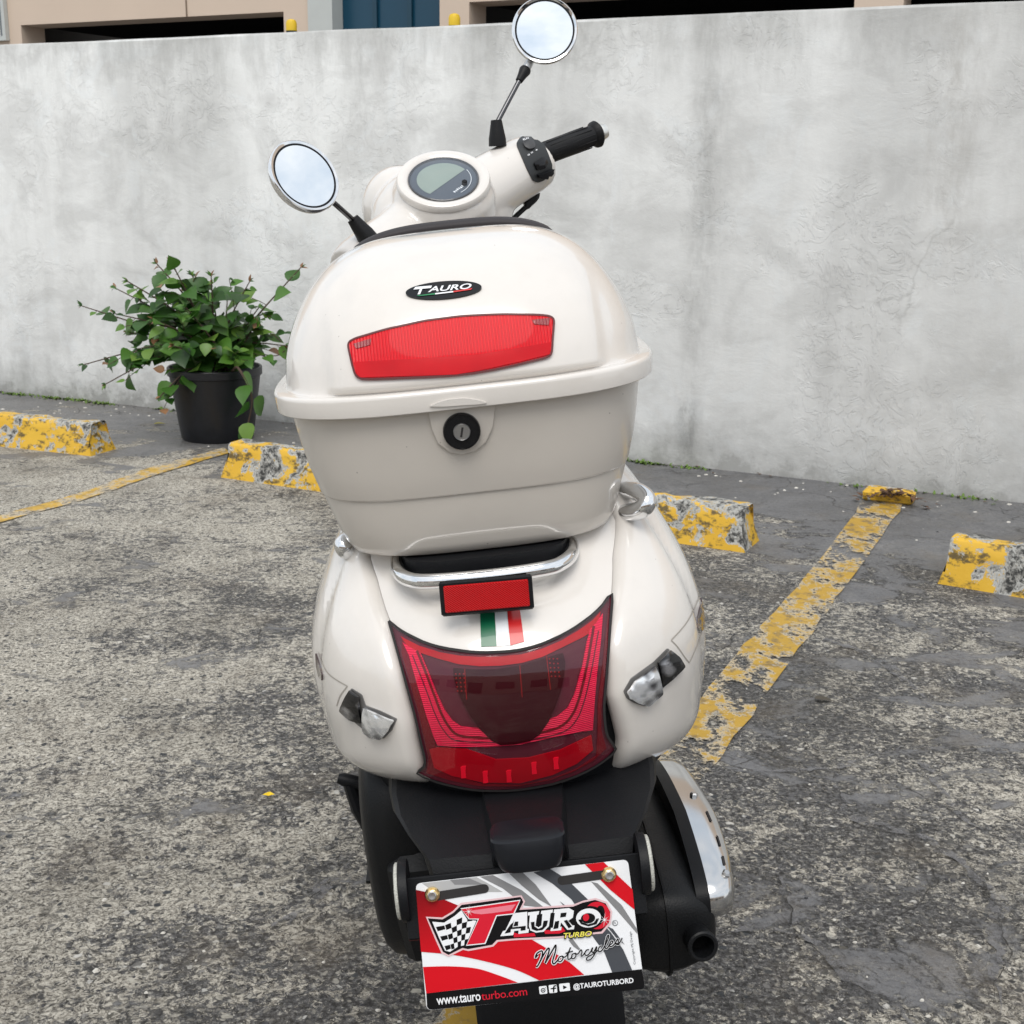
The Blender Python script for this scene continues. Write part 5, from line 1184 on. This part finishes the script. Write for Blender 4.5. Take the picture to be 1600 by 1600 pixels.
# ---------------------------------------------------------------- rear wheel, mudguard, engine side, footrest
def wheel(cv, cw, R, tw, uc=.01, M=None):
    c = Vector((uc, cv, cw)); ax = Vector((1, 0, 0)); mb = MB(); prof = []
    for k in range(25):
        a = math.pi * (k / 24) ; prof.append((R - .055 + .055 * math.sin(a) ** .8, -tw / 2 * math.cos(a)))
    mb.lathe([(R - .062, -tw / 2 * .8)] + prof + [(R - .062, tw / 2 * .8)], c, ax, 64); T_ = mb
    rm = MB(); rm.lathe([(R - .06, -tw * .42), (R - .072, -tw * .4), (R - .082, -tw * .25), (R - .082, tw * .25), (R - .072, tw * .4), (R - .06, tw * .42), (R - .064, 0)], c, ax, 48)
    rm.lathe([(.035, -.05), (.035, .05)], c, ax, 24)
    for k in range(5):
        a = 2 * math.pi * k / 5; d = Vector((0, math.cos(a), math.sin(a))); rm.box(c + d * ((R - .075) / 2 + .01), .03, .03, R - .08, (ax, ax.cross(d), d), bev=.005)
    return T_, rm
RWV, RWW, RR = 1.515, .235, .235
t_, r_m = wheel(RWV, RWW, RR, .115, .01)
rw = sc(r_m, 'rear_wheel', STEEL); sc(t_, 'tyre', RUBBER, rw)
# lower mudguard hugging the tyre
mb = MB(); rings = []
for i in range(22):
    a = R_(95 + 92 * i / 21); Rr = RR + .030; y = RWV + math.cos(a) * Rr; z = RWW + math.sin(a) * Rr; hw = .078 + .006 * (i > 4)
    d = Vector((0, math.cos(a), math.sin(a))); c = Vector((.012, y, z))
    rings.append([c + Vector((hw, 0, 0)) - d * .028, c + Vector((hw, 0, 0)) - d * .006, c + Vector((hw * .9, 0, 0)), c + Vector((hw * .2, 0, 0)) + d * .002, c - Vector((hw * .2, 0, 0)) + d * .002, c - Vector((hw * .9, 0, 0)), c - Vector((hw, 0, 0)) - d * .006, c - Vector((hw, 0, 0)) - d * .028, c - Vector((hw * .9, 0, 0)) - d * .012, c + Vector((hw * .9, 0, 0)) - d * .012])
mb.loft(rings); sc(mb, 'rear_mudguard', BLACKP, smooth=40)
# left: air filter / belt cover, tall and rounded
mb = MB(); rings = []
for u, k in ((-.095, .80), (-.105, .95), (-.125, 1.0), (-.150, 1.0), (-.168, .97), (-.178, .90), (-.184, .78)):
    r = []
    for j in range(40):
        a = 2 * math.pi * j / 40; n = 2.8; ca, sa = math.cos(a), math.sin(a)
        y = 1.47 + .125 * k * math.copysign(abs(ca) ** (2 / n), ca); z = .415 + .155 * k * math.copysign(abs(sa) ** (2 / n), sa)
        y -= .02 * ((z - .40) / .15)
        r.append(Vector((u, y, z)))
    rings.append(r)
mb.loft(rings); airb = sc(mb, 'air_filter_box', BLACKM, smooth=45)
mb = MB(); mb.loft([[Vector((u, 1.36 + dy, z)) for u, z in ((-.165, .36), (-.098, .36), (-.098, .56), (-.165, .58))] for dy in (0, .012)])
mb = MB(); rings = []
for w, u0, u1, v in ((.30, -.13, -.07, 1.36), (.31, -.15, -.06, 1.345), (.38, -.155, -.055, 1.325), (.44, -.158, -.055, 1.325), (.455, -.15, -.06, 1.34)):
    rings.append([Vector((u0, v + .01, w)), Vector((u0 + .01, v, w)), Vector((u1 - .01, v, w)), Vector((u1, v + .01, w)), Vector((u1, v + .12, w)), Vector((u0, v + .12, w))])
mb.loft(rings); bc_ = sc(mb, 'belt_cover', BLACKM, smooth=40); SKC = Sk(bc_)
lab = decal('warning_label', [(637, 1446), (662, 1443), (662, 1468), (640, 1470)], SKC, .0008, mat('label_maroon', (.06, .008, .01), .4), bc_, 5, .0005)
polyon(SKC, 'label_print', [(638, 1447), (660, 1444), (660, 1449), (639, 1451.5)], .0012, mat('label_red', (.3, .06, .06), .4), lab)
# dark engine mass and shock absorbers
mb = MB(); mb.box((.01, 1.60, .36), .22, .20, .18, bev=.03); mb.box((.01, 1.78, .30), .24, .28, .2, bev=.04); sc(mb, 'engine', BLACKM)
for s_ in (-1, 1):
    mb = MB(); mb.tube([(s_ * .105 + .01, 1.50, .30), (s_ * .105 + .01, 1.46, .56)], .016, 14)
    for k in range(9):
        z = .36 + k * .02; mb.lathe([(.018, -.004), (.026, 0), (.018, .004)], (s_ * .105 + .01, 1.49 - (z - .3) * .15, z), (0, -.15, 1), 18)
    sc(mb, 'shock_absorber', BLACKM)
# footrest on the left
mb = MB(); e0 = P(528, 1216, 1.50); e1 = P(556, 1222, 1.50); e2 = P(585, 1300, 1.50); 
mb.tube([e0, e0 + (e1 - e0) * .3, e1, e1 + (e1 - e0) * .9], [.006, .0085, .0085, .0085], 12); mb.tube([e1 - Vector((.008, 0, 0)), P(560, 1262, 1.5), e2], [.009, .010, .012], 10); sc(mb, 'footrest', BLACKP)
# kickstand holding the lean
mb = MB(); mb.tube([(-.09, 1.95, .25), (-.17, 2.0, .13), (-.235, 2.02, .015 + .235 * 0)], [.012, .011, .010], 12)
zs = .0
gdrop = (-(SCM @ Vector((-.24, .52, 0))).z); mb.tube([(-.235, 2.02, .02), (-.25, 2.03, gdrop + .006)], .010, 10); mb.box((-.252, 2.04, gdrop + .005), .05, .06, .008); sc(mb, 'side_stand', BLACKM)

# ---------------------------------------------------------------- exhaust
EU = .164
prof = [(1.345, .255), (1.338, .30), (1.345, .345), (1.38, .360), (1.46, .364), (1.58, .362), (1.68, .348), (1.73, .32), (1.73, .28), (1.68, .235), (1.58, .215), (1.46, .212), (1.39, .222)]
prof = [(p.x, p.y) for p in smoothpts([Vector((a, b, 0)) for a, b in prof + [prof[0]]], 5)][:-1]
pcn = (1.53, .305)
def shrink(k): return [(pcn[0] + (a - pcn[0]) * (1 - .25 * (1 - k)) - 0, pcn[1] + (b - pcn[1]) * k) for a, b in prof]
mb = MB(); rings = []
for du, k in ((-.060, .50), (-.055, .66), (-.042, .82), (-.022, .93), (-.002, .975), (-.0015, 1.03), (.0015, 1.03), (.002, .975), (.018, .95), (.034, .89), (.048, .80), (.057, .66), (.060, .50)):
    rings.append([Vector((EU + du, y, z)) for y, z in shrink(k)])
mb.loft(rings); ex = sc(mb, 'exhaust', BLACKM, smooth=50)
tc_ = P(1097, 1477, 1.318); back = (Vector((.10, -.97, .16))).normalized()
mb = MB(); mb.lathe([(.0155, -.075), (.0165, -.04), (.017, -.012), (.0185, -.002), (.0185, .004), (.0165, .0055), (.0135, .005), (.0125, .001), (.0120, -.035), (.0001, -.0352)], tc_, back, 32)
tip = sc(mb, 'tail_pipe', BLACKM, ex)
mb = MB(); mb.lathe([(.0118, -.018), (.0001, -.0181)], tc_, back, 24); sc(mb, 'tail_pipe_bore', mat('bore_dark', (.004, .004, .004), .9, spec=.1), tip)  # near-black disc: the dark of the hollow pipe put into its colour
# chrome heat shield
SHP = [(1.352, .325), (1.360, .350), (1.41, .370), (1.50, .382), (1.60, .382), (1.68, .368), (1.705, .342), (1.68, .315), (1.60, .298), (1.50, .290), (1.42, .294), (1.37, .305)]
shp = [(p.x, p.y) for p in smoothpts([Vector((a, b, 0)) for a, b in SHP + [SHP[0]]], 4)][:-1]; sc_c = (1.53, .335)
rings = []
for u, k in ((.226, .985), (.228, 1.0), (.234, 1.0), (.246, .985), (.256, .95), (.260, .89), (.2635, .82), (.2645, .80), (.2635, .785), (.2665, .74), (.269, .55), (.270, .3), (.2705, .02)):
    rings.append([Vector((u - .010, sc_c[0] + (y - sc_c[0]) * k, sc_c[1] + (z - sc_c[1]) * k)) - Vector((.010 * max(0, (y - 1.5) / .2), 0, 0)) for y, z in shp])
mb = MB(); mb.loft(rings[1:]); hs = sc(mb, 'heat_shield', mat('satin_chrome', (.62, .62, .62), .15, metal=1, var=.08, vscale=30), ex, smooth=60)
mb = MB(); mb.loft([[p - Vector((.016, 0, 0)) for p in rings[1]], [p - Vector((.0003, 0, 0)) for p in rings[1]]]); sc(mb, 'shield_gasket', BLACKP, hs)
SKE = Sk(hs)
for p_ in ((1084, 1243), (1134, 1366)):
    l, nn = SKE.hit(*p_); mb = MB(); mb.lathe([(.0055, -.003), (.0055, .003), (.0035, .0045)], l, nn, 6); sc(mb, 'shield_bolt', STEEL, hs)
for p0_, p1_ in (((1104, 1268), (1111, 1284)), ((1120, 1306), (1125, 1322)), ((1129, 1338), (1132, 1352))):
    surfline('shield_slot', [p0_, p1_], SKE, .0032, .0008, GAP, hs, 4)
mb = MB(); mb.tube(smoothpts([(.16, 1.70, .30), (.12, 1.78, .26), (.05, 1.85, .24), (.02, 1.82, .30)], 6), .014, 12); sc(mb, 'exhaust_pipe', BLACKM, ex)

# ---------------------------------------------------------------- seat, floor, leg shield, front wheel (mostly hidden)
mb = MB(); mb.loft([sring(w, a, vr, vf, 2.6, .004, 64) for w, a, vr, vf in ((.862, .125, 1.60, 2.02), (.868, .14, 1.585, 2.04), (.90, .142, 1.58, 2.05), (.915, .128, 1.595, 2.03), (.922, .08, 1.66, 1.97))]); sc(mb, 'seat', SEAT, smooth=60)
mb = MB(); mb.loft([sring(w, a, vr, vf, 3, .006, 64) for w, a, vr, vf in ((.26, .12, 1.72, 2.0), (.40, .14, 1.72, 2.0), (.60, .155, 1.80, 2.0), (.80, .14, 1.80, 2.02), (.861, .13, 1.7, 2.03))]); sc(mb, 'seat_pillar', CREAM, smooth=60)
mb = MB(); mb.box((.0, 2.10, .27), .34, .42, .06, bev=.02); sc(mb, 'floorboard', CREAM)
mb = MB(); rings = []
for t in [i / 16 for i in range(17)]:
    w = .28 + .70 * t; v = 2.42 - .27 * t; hw = .18 - .06 * t ** 2 + .02 * math.sin(t * 3.1); r = []
    for j in range(17): s_ = -1 + j / 8; r.append(Vector((hw * s_, v + .07 * s_ * s_ * 0 - .05 * abs(s_) ** 2.5, w)))
    for j in range(17): s_ = 1 - j / 8; r.append(Vector((hw * .96 * s_, v + .03 - .05 * abs(s_) ** 2.5, w)))
    rings.append(r)
mb.loft(rings); sc(mb, 'leg_shield', CREAM, smooth=60)
HS = Vector((-.02, 2.05, 1.15)); RK = R_(27); AL = R_(45)
ZS = Vector((0, -math.sin(RK), math.cos(RK))); YB = Vector((0, math.cos(RK), math.sin(RK))); XB = Vector((1, 0, 0))
XS = XB * math.cos(AL) + YB * math.sin(AL); YS = -XB * math.sin(AL) + YB * math.cos(AL)
def H(x, y, z): return HS + XS * x + YS * y + ZS * z
fc = H(0, .05, -1.0); fc.z = .222
fwx = XS
mb = MB(); t_, r_m = wheel(0, 0, .222, .11, 0)
def steer(mbx):
    up = ZS; out = []
    for p in mbx.v: out.append(fc + XS * p.x + YS * p.y + ZS * p.z)
    mbx.v = out; return mbx
fw = sc(steer(r_m), 'front_wheel', STEEL); sc(steer(t_), 'tyre', RUBBER, fw)
mb = MB(); rings = []
for i in range(20):
    a = R_(10 + 165 * i / 19); Rr = .25; d = YS * math.cos(a) + ZS * math.sin(a); c = fc + d * Rr
    rings.append([c + XS * (.07 * s_) - d * (.05 * s_ * s_) for s_ in (-1, -.7, -.3, 0, .3, .7, 1)] + [c + XS * (.066 * s_) - d * (.05 * s_ * s_ + .006) for s_ in (1, .7, .3, 0, -.3, -.7, -1)])
mb.loft(rings); sc(mb, 'front_mudguard', CREAM, smooth=60)
mb = MB()
for s_ in (-1, 1): mb.tube([fc + XS * (.075 * s_), H(.075 * s_, .02, -.55)], .018, 12)
mb.tube([H(0, .02, -.62), H(0, 0, -.05)], .028, 16); sc(mb, 'fork', STEEL)

# ---------------------------------------------------------------- handlebar cowl (merged from rounded volumes)
def blob(bm_list, c, r, axes=None):
    pass
cow = MB()
def ellipsoid(mb, c, rx, ry, rz, n=24):
    rings = []
    for i in range(n + 1):
        th = math.pi * i / n; rings.append([H(c[0] + rx * math.sin(th) * math.cos(a), c[1] + ry * math.sin(th) * math.sin(a), c[2] - rz * math.cos(th)) for a in [2 * math.pi * k / n for k in range(n)]])
    rings[0] = [p + (H(*c) - p) * .0 for p in rings[0]]; mb.loft(rings)
ICc = P(693, 283, 2.005)                                     # instrument centre
inn = (ZS * math.cos(R_(10)) - YS * math.sin(R_(10)) * .5 + Vector((0, -1, 0)) * math.sin(R_(10)) * .7).normalized()
cow.lathe([(.04, -.10), (.074, -.085), (.080, -.05), (.078, -.02), (.071, -.006), (.066, 0), (.03, .0), (.01, .0)], ICc, inn, 56)
ellipsoid(cow, (0, .02, -.012), .092, .095, .075)
ellipsoid(cow, (.012, .092, -.022), .066, .068, .068)
ellipsoid(cow, (.075, -.002, -.028), .075, .060, .060)
ellipsoid(cow, (-.07, -.002, -.028), .07, .060, .060)
ellipsoid(cow, (0, -.01, -.055), .075, .075, .07)
def arm(s_):
    pts = [(.0, .0, -.012), (.05 * s_, .0, -.006), (.10 * s_, -.004, -.004), (.15 * s_, -.010, .000), (.19 * s_, -.017, .003), (.212 * s_, -.022, .004)]
    rr = [.064, .064, .060, .057, .055, .050]; rings = []
    pts_ = smoothpts([Vector(p) for p in pts], 5); n = len(pts_)
    for i, p in enumerate(pts_):
        r = interp(i / (n - 1), [(k / 5, rr[k]) for k in range(6)], 1)
        rings.append([H(p.x, p.y + r * .92 * math.cos(a), p.z + r * .86 * math.sin(a)) for a in [2 * math.pi * k / 28 for k in range(28)]])
    cow.loft(rings)
arm(1); arm(-1)
cowl = sc(cow, 'handlebar_cowl', CREAM, smooth=70)
md = cowl.modifiers.new('m', 'REMESH'); md.mode = 'VOXEL'; md.voxel_size = .0035; md.use_smooth_shade = True
md2 = cowl.modifiers.new('s', 'SMOOTH'); md2.factor = .5; md2.iterations = 9
dg = bpy.context.evaluated_depsgraph_get(); me2 = bpy.data.meshes.new_from_object(cowl.evaluated_get(dg)); cowl.modifiers.clear(); old = cowl.data; cowl.data = me2
if not me2.materials: me2.materials.append(CREAM)
me2.shade_smooth(); SKH = Sk(cowl)
# instrument
mb = MB(); mb.lathe([(.0715, -.004), (.0715, .002), (.0695, .0055), (.066, .0068), (.060, .0062), (.0550, .004), (.0530, .002)], ICc, inn, 64); sc(mb, 'bezel', CREAM, cowl)
mb = MB(); mb.lathe([(.0535, -.002), (.0535, .0048), (.0522, .0055), (.0508, .0045), (.0503, .0028)], ICc, inn, 64); inst = sc(mb, 'instrument', mat('gauge_ring', (.05, .055, .065), .3, coat=.4))
GF = mat('gauge_face', (.085, .10, .125), .35); LCD = mat('lcd_glass', (.28, .33, .29), .3, var=.12, vscale=20)
xi = XS - inn * XS.dot(inn); xi.normalize(); yi = inn.cross(xi)
def disc(name, polar, off, m):
    mb = MB(); v = [ICc + xi * x + yi * y + inn * off for x, y in polar]; mb.add(v, [tuple(range(len(v)))]); return sc(mb, name, m, inst, None)
disc('gauge_face', [(.0506 * math.cos(R_(a)), .0506 * math.sin(R_(a))) for a in range(0, 360, 6)], .0030, GF)
# screen: circle cut by a chord on the lower side
ch = [(.0405 * math.cos(R_(a)), .0405 * math.sin(R_(a))) for a in range(-12, 193, 6)]
disc('lcd_screen', ch, .0034, LCD)
mb = MB(); pts = [ICc + xi * (.042 * math.cos(R_(a))) + yi * (.042 * math.sin(R_(a))) + inn * .0036 for a in range(-100, -10, 6)]
mb.tube(pts, .0006, 6); sc(mb, 'gauge_arc', WHITEG, inst)
mb = MB(); mb.lathe([(.0042, .002), (.0042, .0085), (.003, .0095)], ICc + xi * .012 - yi * .032, inn, 16); sc(mb, 'reset_button', BLACKP, inst)
mb = MB()
for k in range(6): mb.box(ICc + xi * (-.012 + k * .0036) - yi * (.033 + .0006 * math.sin(k * 2)) + inn * .0034, .0026 - .0008 * (k % 2), .0038, .0002, (xi, yi, inn))
sc(mb, 'gauge_lettering', WHITEG, inst, None)
gm2, nt, b, out = newmat('gauge_glass'); tr = nt.nodes.new('ShaderNodeBsdfTransparent'); tr.inputs[0].default_value = (.95, .97, .98, 1); gl = nt.nodes.new('ShaderNodeBsdfGlossy'); gl.inputs['Roughness'].default_value = .02
fr = facing(nt); mx = nt.nodes.new('ShaderNodeMixShader'); nt.links.new(fr.outputs[0], mx.inputs[0]); nt.links.new(tr.outputs[0], mx.inputs[1]); nt.links.new(gl.outputs[0], mx.inputs[2]); nt.links.new(mx.outputs[0], out.inputs['Surface']); nt.nodes.remove(b)
mb = MB(); mb.loft([[ICc + inn * h + (xi * math.cos(2 * math.pi * k / 48) + yi * math.sin(2 * math.pi * k / 48)) * r for k in range(48)] for r, h in [(.0520, .0048), (.042, .0075), (.030, .0090), (.012, .0098), (.0005, .0100)]], True, False); sc(mb, 'gauge_glass', gm2, inst, 180)
# switch panels
def z9(l): return [(560 + x * .2625, 180 + y * .2625) for x, y in l]
sw = decal('switch_housing', rounded(z9([(938, 175), (965, 135), (1010, 122), (1062, 135), (1100, 172), (1122, 220), (1150, 295), (1148, 335), (1105, 385), (1060, 402), (1035, 388), (1000, 320), (965, 240)]), 4), SKH, .002, mat('switch_black', (.02, .022, .023), .4), scooter, 5, .004)
SKS = Sk(sw)
decal('rocker_switch', rounded(z9([(975, 165), (1000, 148), (1035, 152), (1052, 180), (1048, 200), (1015, 210), (988, 195)]), 3), SKS, .003, mat('switch_grey', (.05, .05, .052), .35), sw, 4, .004, dome=.002)
decal('rocker_switch', rounded(z9([(1040, 285), (1075, 262), (1100, 245), (1125, 290), (1100, 320), (1060, 330)]), 3), SKS, .003, BLACKG, sw, 4, .004, dome=.003)
decal('starter_button', rounded(z9([(1060, 352), (1100, 342), (1150, 318), (1165, 330), (1160, 355), (1105, 375), (1068, 372)]), 2), SKS, .006, BLACKP, sw, 4, .008, dome=.002)
on(SKS, 'switch_symbols', fit('o =  +', z9([(1008, 245)])[0], z9([(1068, 212)])[0], 3.0, bold=.02), .0014, WHITEG, sw)
on(SKS, 'switch_symbols', fit('RUN', z9([(980, 170)])[0], z9([(1012, 160)])[0], 2.6, bold=.02), .0066, WHITEG, sw)
mb = MB(); c0 = H(-.17, -.035, .035); mb.lathe([(.024, -.01), (.024, .006), (.018, .010)], c0, (ZS - YS * .5).normalized(), 20); sc(mb, 'left_switch', BLACKP)
# grips, lever
for s_ in (1, -1):
    a0, a1 = Vector((.212 * s_, -.022, .012)), Vector(((.336 if s_ > 0 else .318) * s_, -.063 - (.006 if s_ < 0 else 0), .014))
    pts = [H(*(a0 + (a1 - a0) * t)) for t in (-.12, 0, .05, .10, .3, .5, .7, .86, .90, .94, .965)]
    rr = [.0165, .0185, .0188, .0172, .0176, .0182, .0176, .0168, .0215, .0222, .019]
    mb = MB(); mb.tube(pts, rr, 24); gp = sc(mb, 'grip', RUBBER, smooth=40)
    pts = [H(*(a0 + (a1 - a0) * t)) for t in (.96, .985, 1.04, 1.07, 1.085)]
    mb = MB(); mb.tube(pts, [.014, .0148, .0125, .0118, .008], 20); sc(mb, 'bar_end', ALU, gp, smooth=50)
    gdir = (H(*a1) - H(*a0)).normalized(); pk = []
    for k in range(12):
        a = 2 * math.pi * k / 12; o_ = (ZS * math.cos(a) + YS * math.sin(a)) * .0182
        mb = MB(); mb.tube([H(*(a0 + (a1 - a0) * t)) + o_ * (.98 if t < .5 else 1.0) for t in (.18, .4, .6, .8)], .0009, 5); pk.append(mb)
    rb = MB(); [rb.add(m_.v, m_.f) for m_ in pk]; sc(rb, 'grip_rib', RUBBER, gp)
    mb = MB(); lz = 0 if s_ > 0 else -.03; lv = [H(.16 * s_, .026, lz), H(.19 * s_, .030, .004 + lz), H(.215 * s_, .033, .008 + lz), H((.238 if s_ > 0 else .222) * s_, .034, .010 + lz), H((.252 if s_ > 0 else .228) * s_, .033, .012 + lz)]
    mb.tube(smoothpts(lv, 4), [.006] * 14 + [.0085, .009, .006], 12); sc(mb, 'brake_lever', ALU)
mb = MB(); mb.tube(smoothpts([H(.20, -.03, -.035), P(838, 308, 2.16), P(820, 325, 2.15), P(802, 342, 2.14), P(792, 356, 2.12)], 6), [.005] * 12 + [.0042] * 13, 10); mb.tube([P(835, 308, 2.157), P(822, 322, 2.152)], .0068, 10); sc(mb, 'cable', RUBBER)
# mirrors
def mirror(cpx, v, d, nrm, boot_pt, boot_dir, edge=.97):
    c = P(*cpx, v); nrm = nrm.normalized(); r = d / 2
    mb = MB(); mb.lathe([(r * .90, .0020), (r * .90, .0070), (r * .93, .0076), (r * .965, .0082), (r * .995, .0066), (r * 1.0, .003), (r * .985, -.001), (r * .93, -.005), (r * .6, -.014), (r * .2, -.016), (.001, -.016)], c, nrm, 64); ho = sc(mb, 'mirror', CHROME, smooth=60)
    mb = MB(); mb.lathe([(r * .902, .0025), (r * .902, .0066), (r * .84, .0064), (r * .835, .0030)], c, nrm, 64); sc(mb, 'mirror_gasket', BLACKP, ho)
    mb = MB(); v_ = []; ax = nrm; x = ax.cross(Vector((0, 0, 1))).normalized(); y = x.cross(ax); n = 48; rg = []
    for k_, h in ((.0, .0074), (.3, .0073), (.6, .0070), (.845, .0066)): rg.append([c + x * (r * k_ * math.cos(2 * math.pi * j / n)) + y * (r * k_ * math.sin(2 * math.pi * j / n)) + ax * h for j in range(n)])
    mb.loft(rg, True, False); sc(mb, 'mirror_glass', MIRROR, ho, 180)
    b0 = boot_pt; b1 = b0 + boot_dir.normalized() * .028
    mb = MB(); mb.tube([b0 - boot_dir.normalized() * .012, b0, b0 + (b1 - b0) * .5, b1], [.0145, .0138, .0112, .0088], 18); sc(mb, 'mirror_boot', RUBBER, ho)
    bot = c - nrm * .010; dd = (b1 - bot).normalized(); dp = (dd - nrm * dd.dot(nrm)).normalized(); e = bot - nrm * (.012 if edge < .9 else 0) + dp * (r * edge); k1 = e + dp * .012; dd = (b1 - k1).normalized(); k2 = k1 + dd * .026
    mb = MB(); mb.tube([bot + dp * r * (edge - .17), e, k1], [.006, .007, .0072], 14); sc(mb, 'mirror_joint', STEEL, ho)
    mb = MB(); mb.tube([k1, k1 + dd * .004, k1 + dd * .014, k2], [.0085, .0098, .0075, .0058], 16); sc(mb, 'joint_boot', RUBBER, ho)
    mb = MB(); mb.tube([k2 - dd * .004, b1 - (b1 - b0) * .2], .0040, 12); sc(mb, 'mirror_stem', mat('dark_chrome', (.10, .10, .105), .18, metal=1), ho)
mirror((851, 49), 2.18, .1065, Vector((-.03, -1, .20)), P(777, 216, 2.13), Vector((.05, 0, 1)))
tc_v = (Vector((0, 0, hc)) - P(473, 278, 1.78)).normalized()
mirror((473, 278), 1.78, .1035, tc_v * .73 + (Vector((.80, 0, .60)) * .68), P(570, 366, 1.90), Vector((-.45, -.1, .75)), .50)
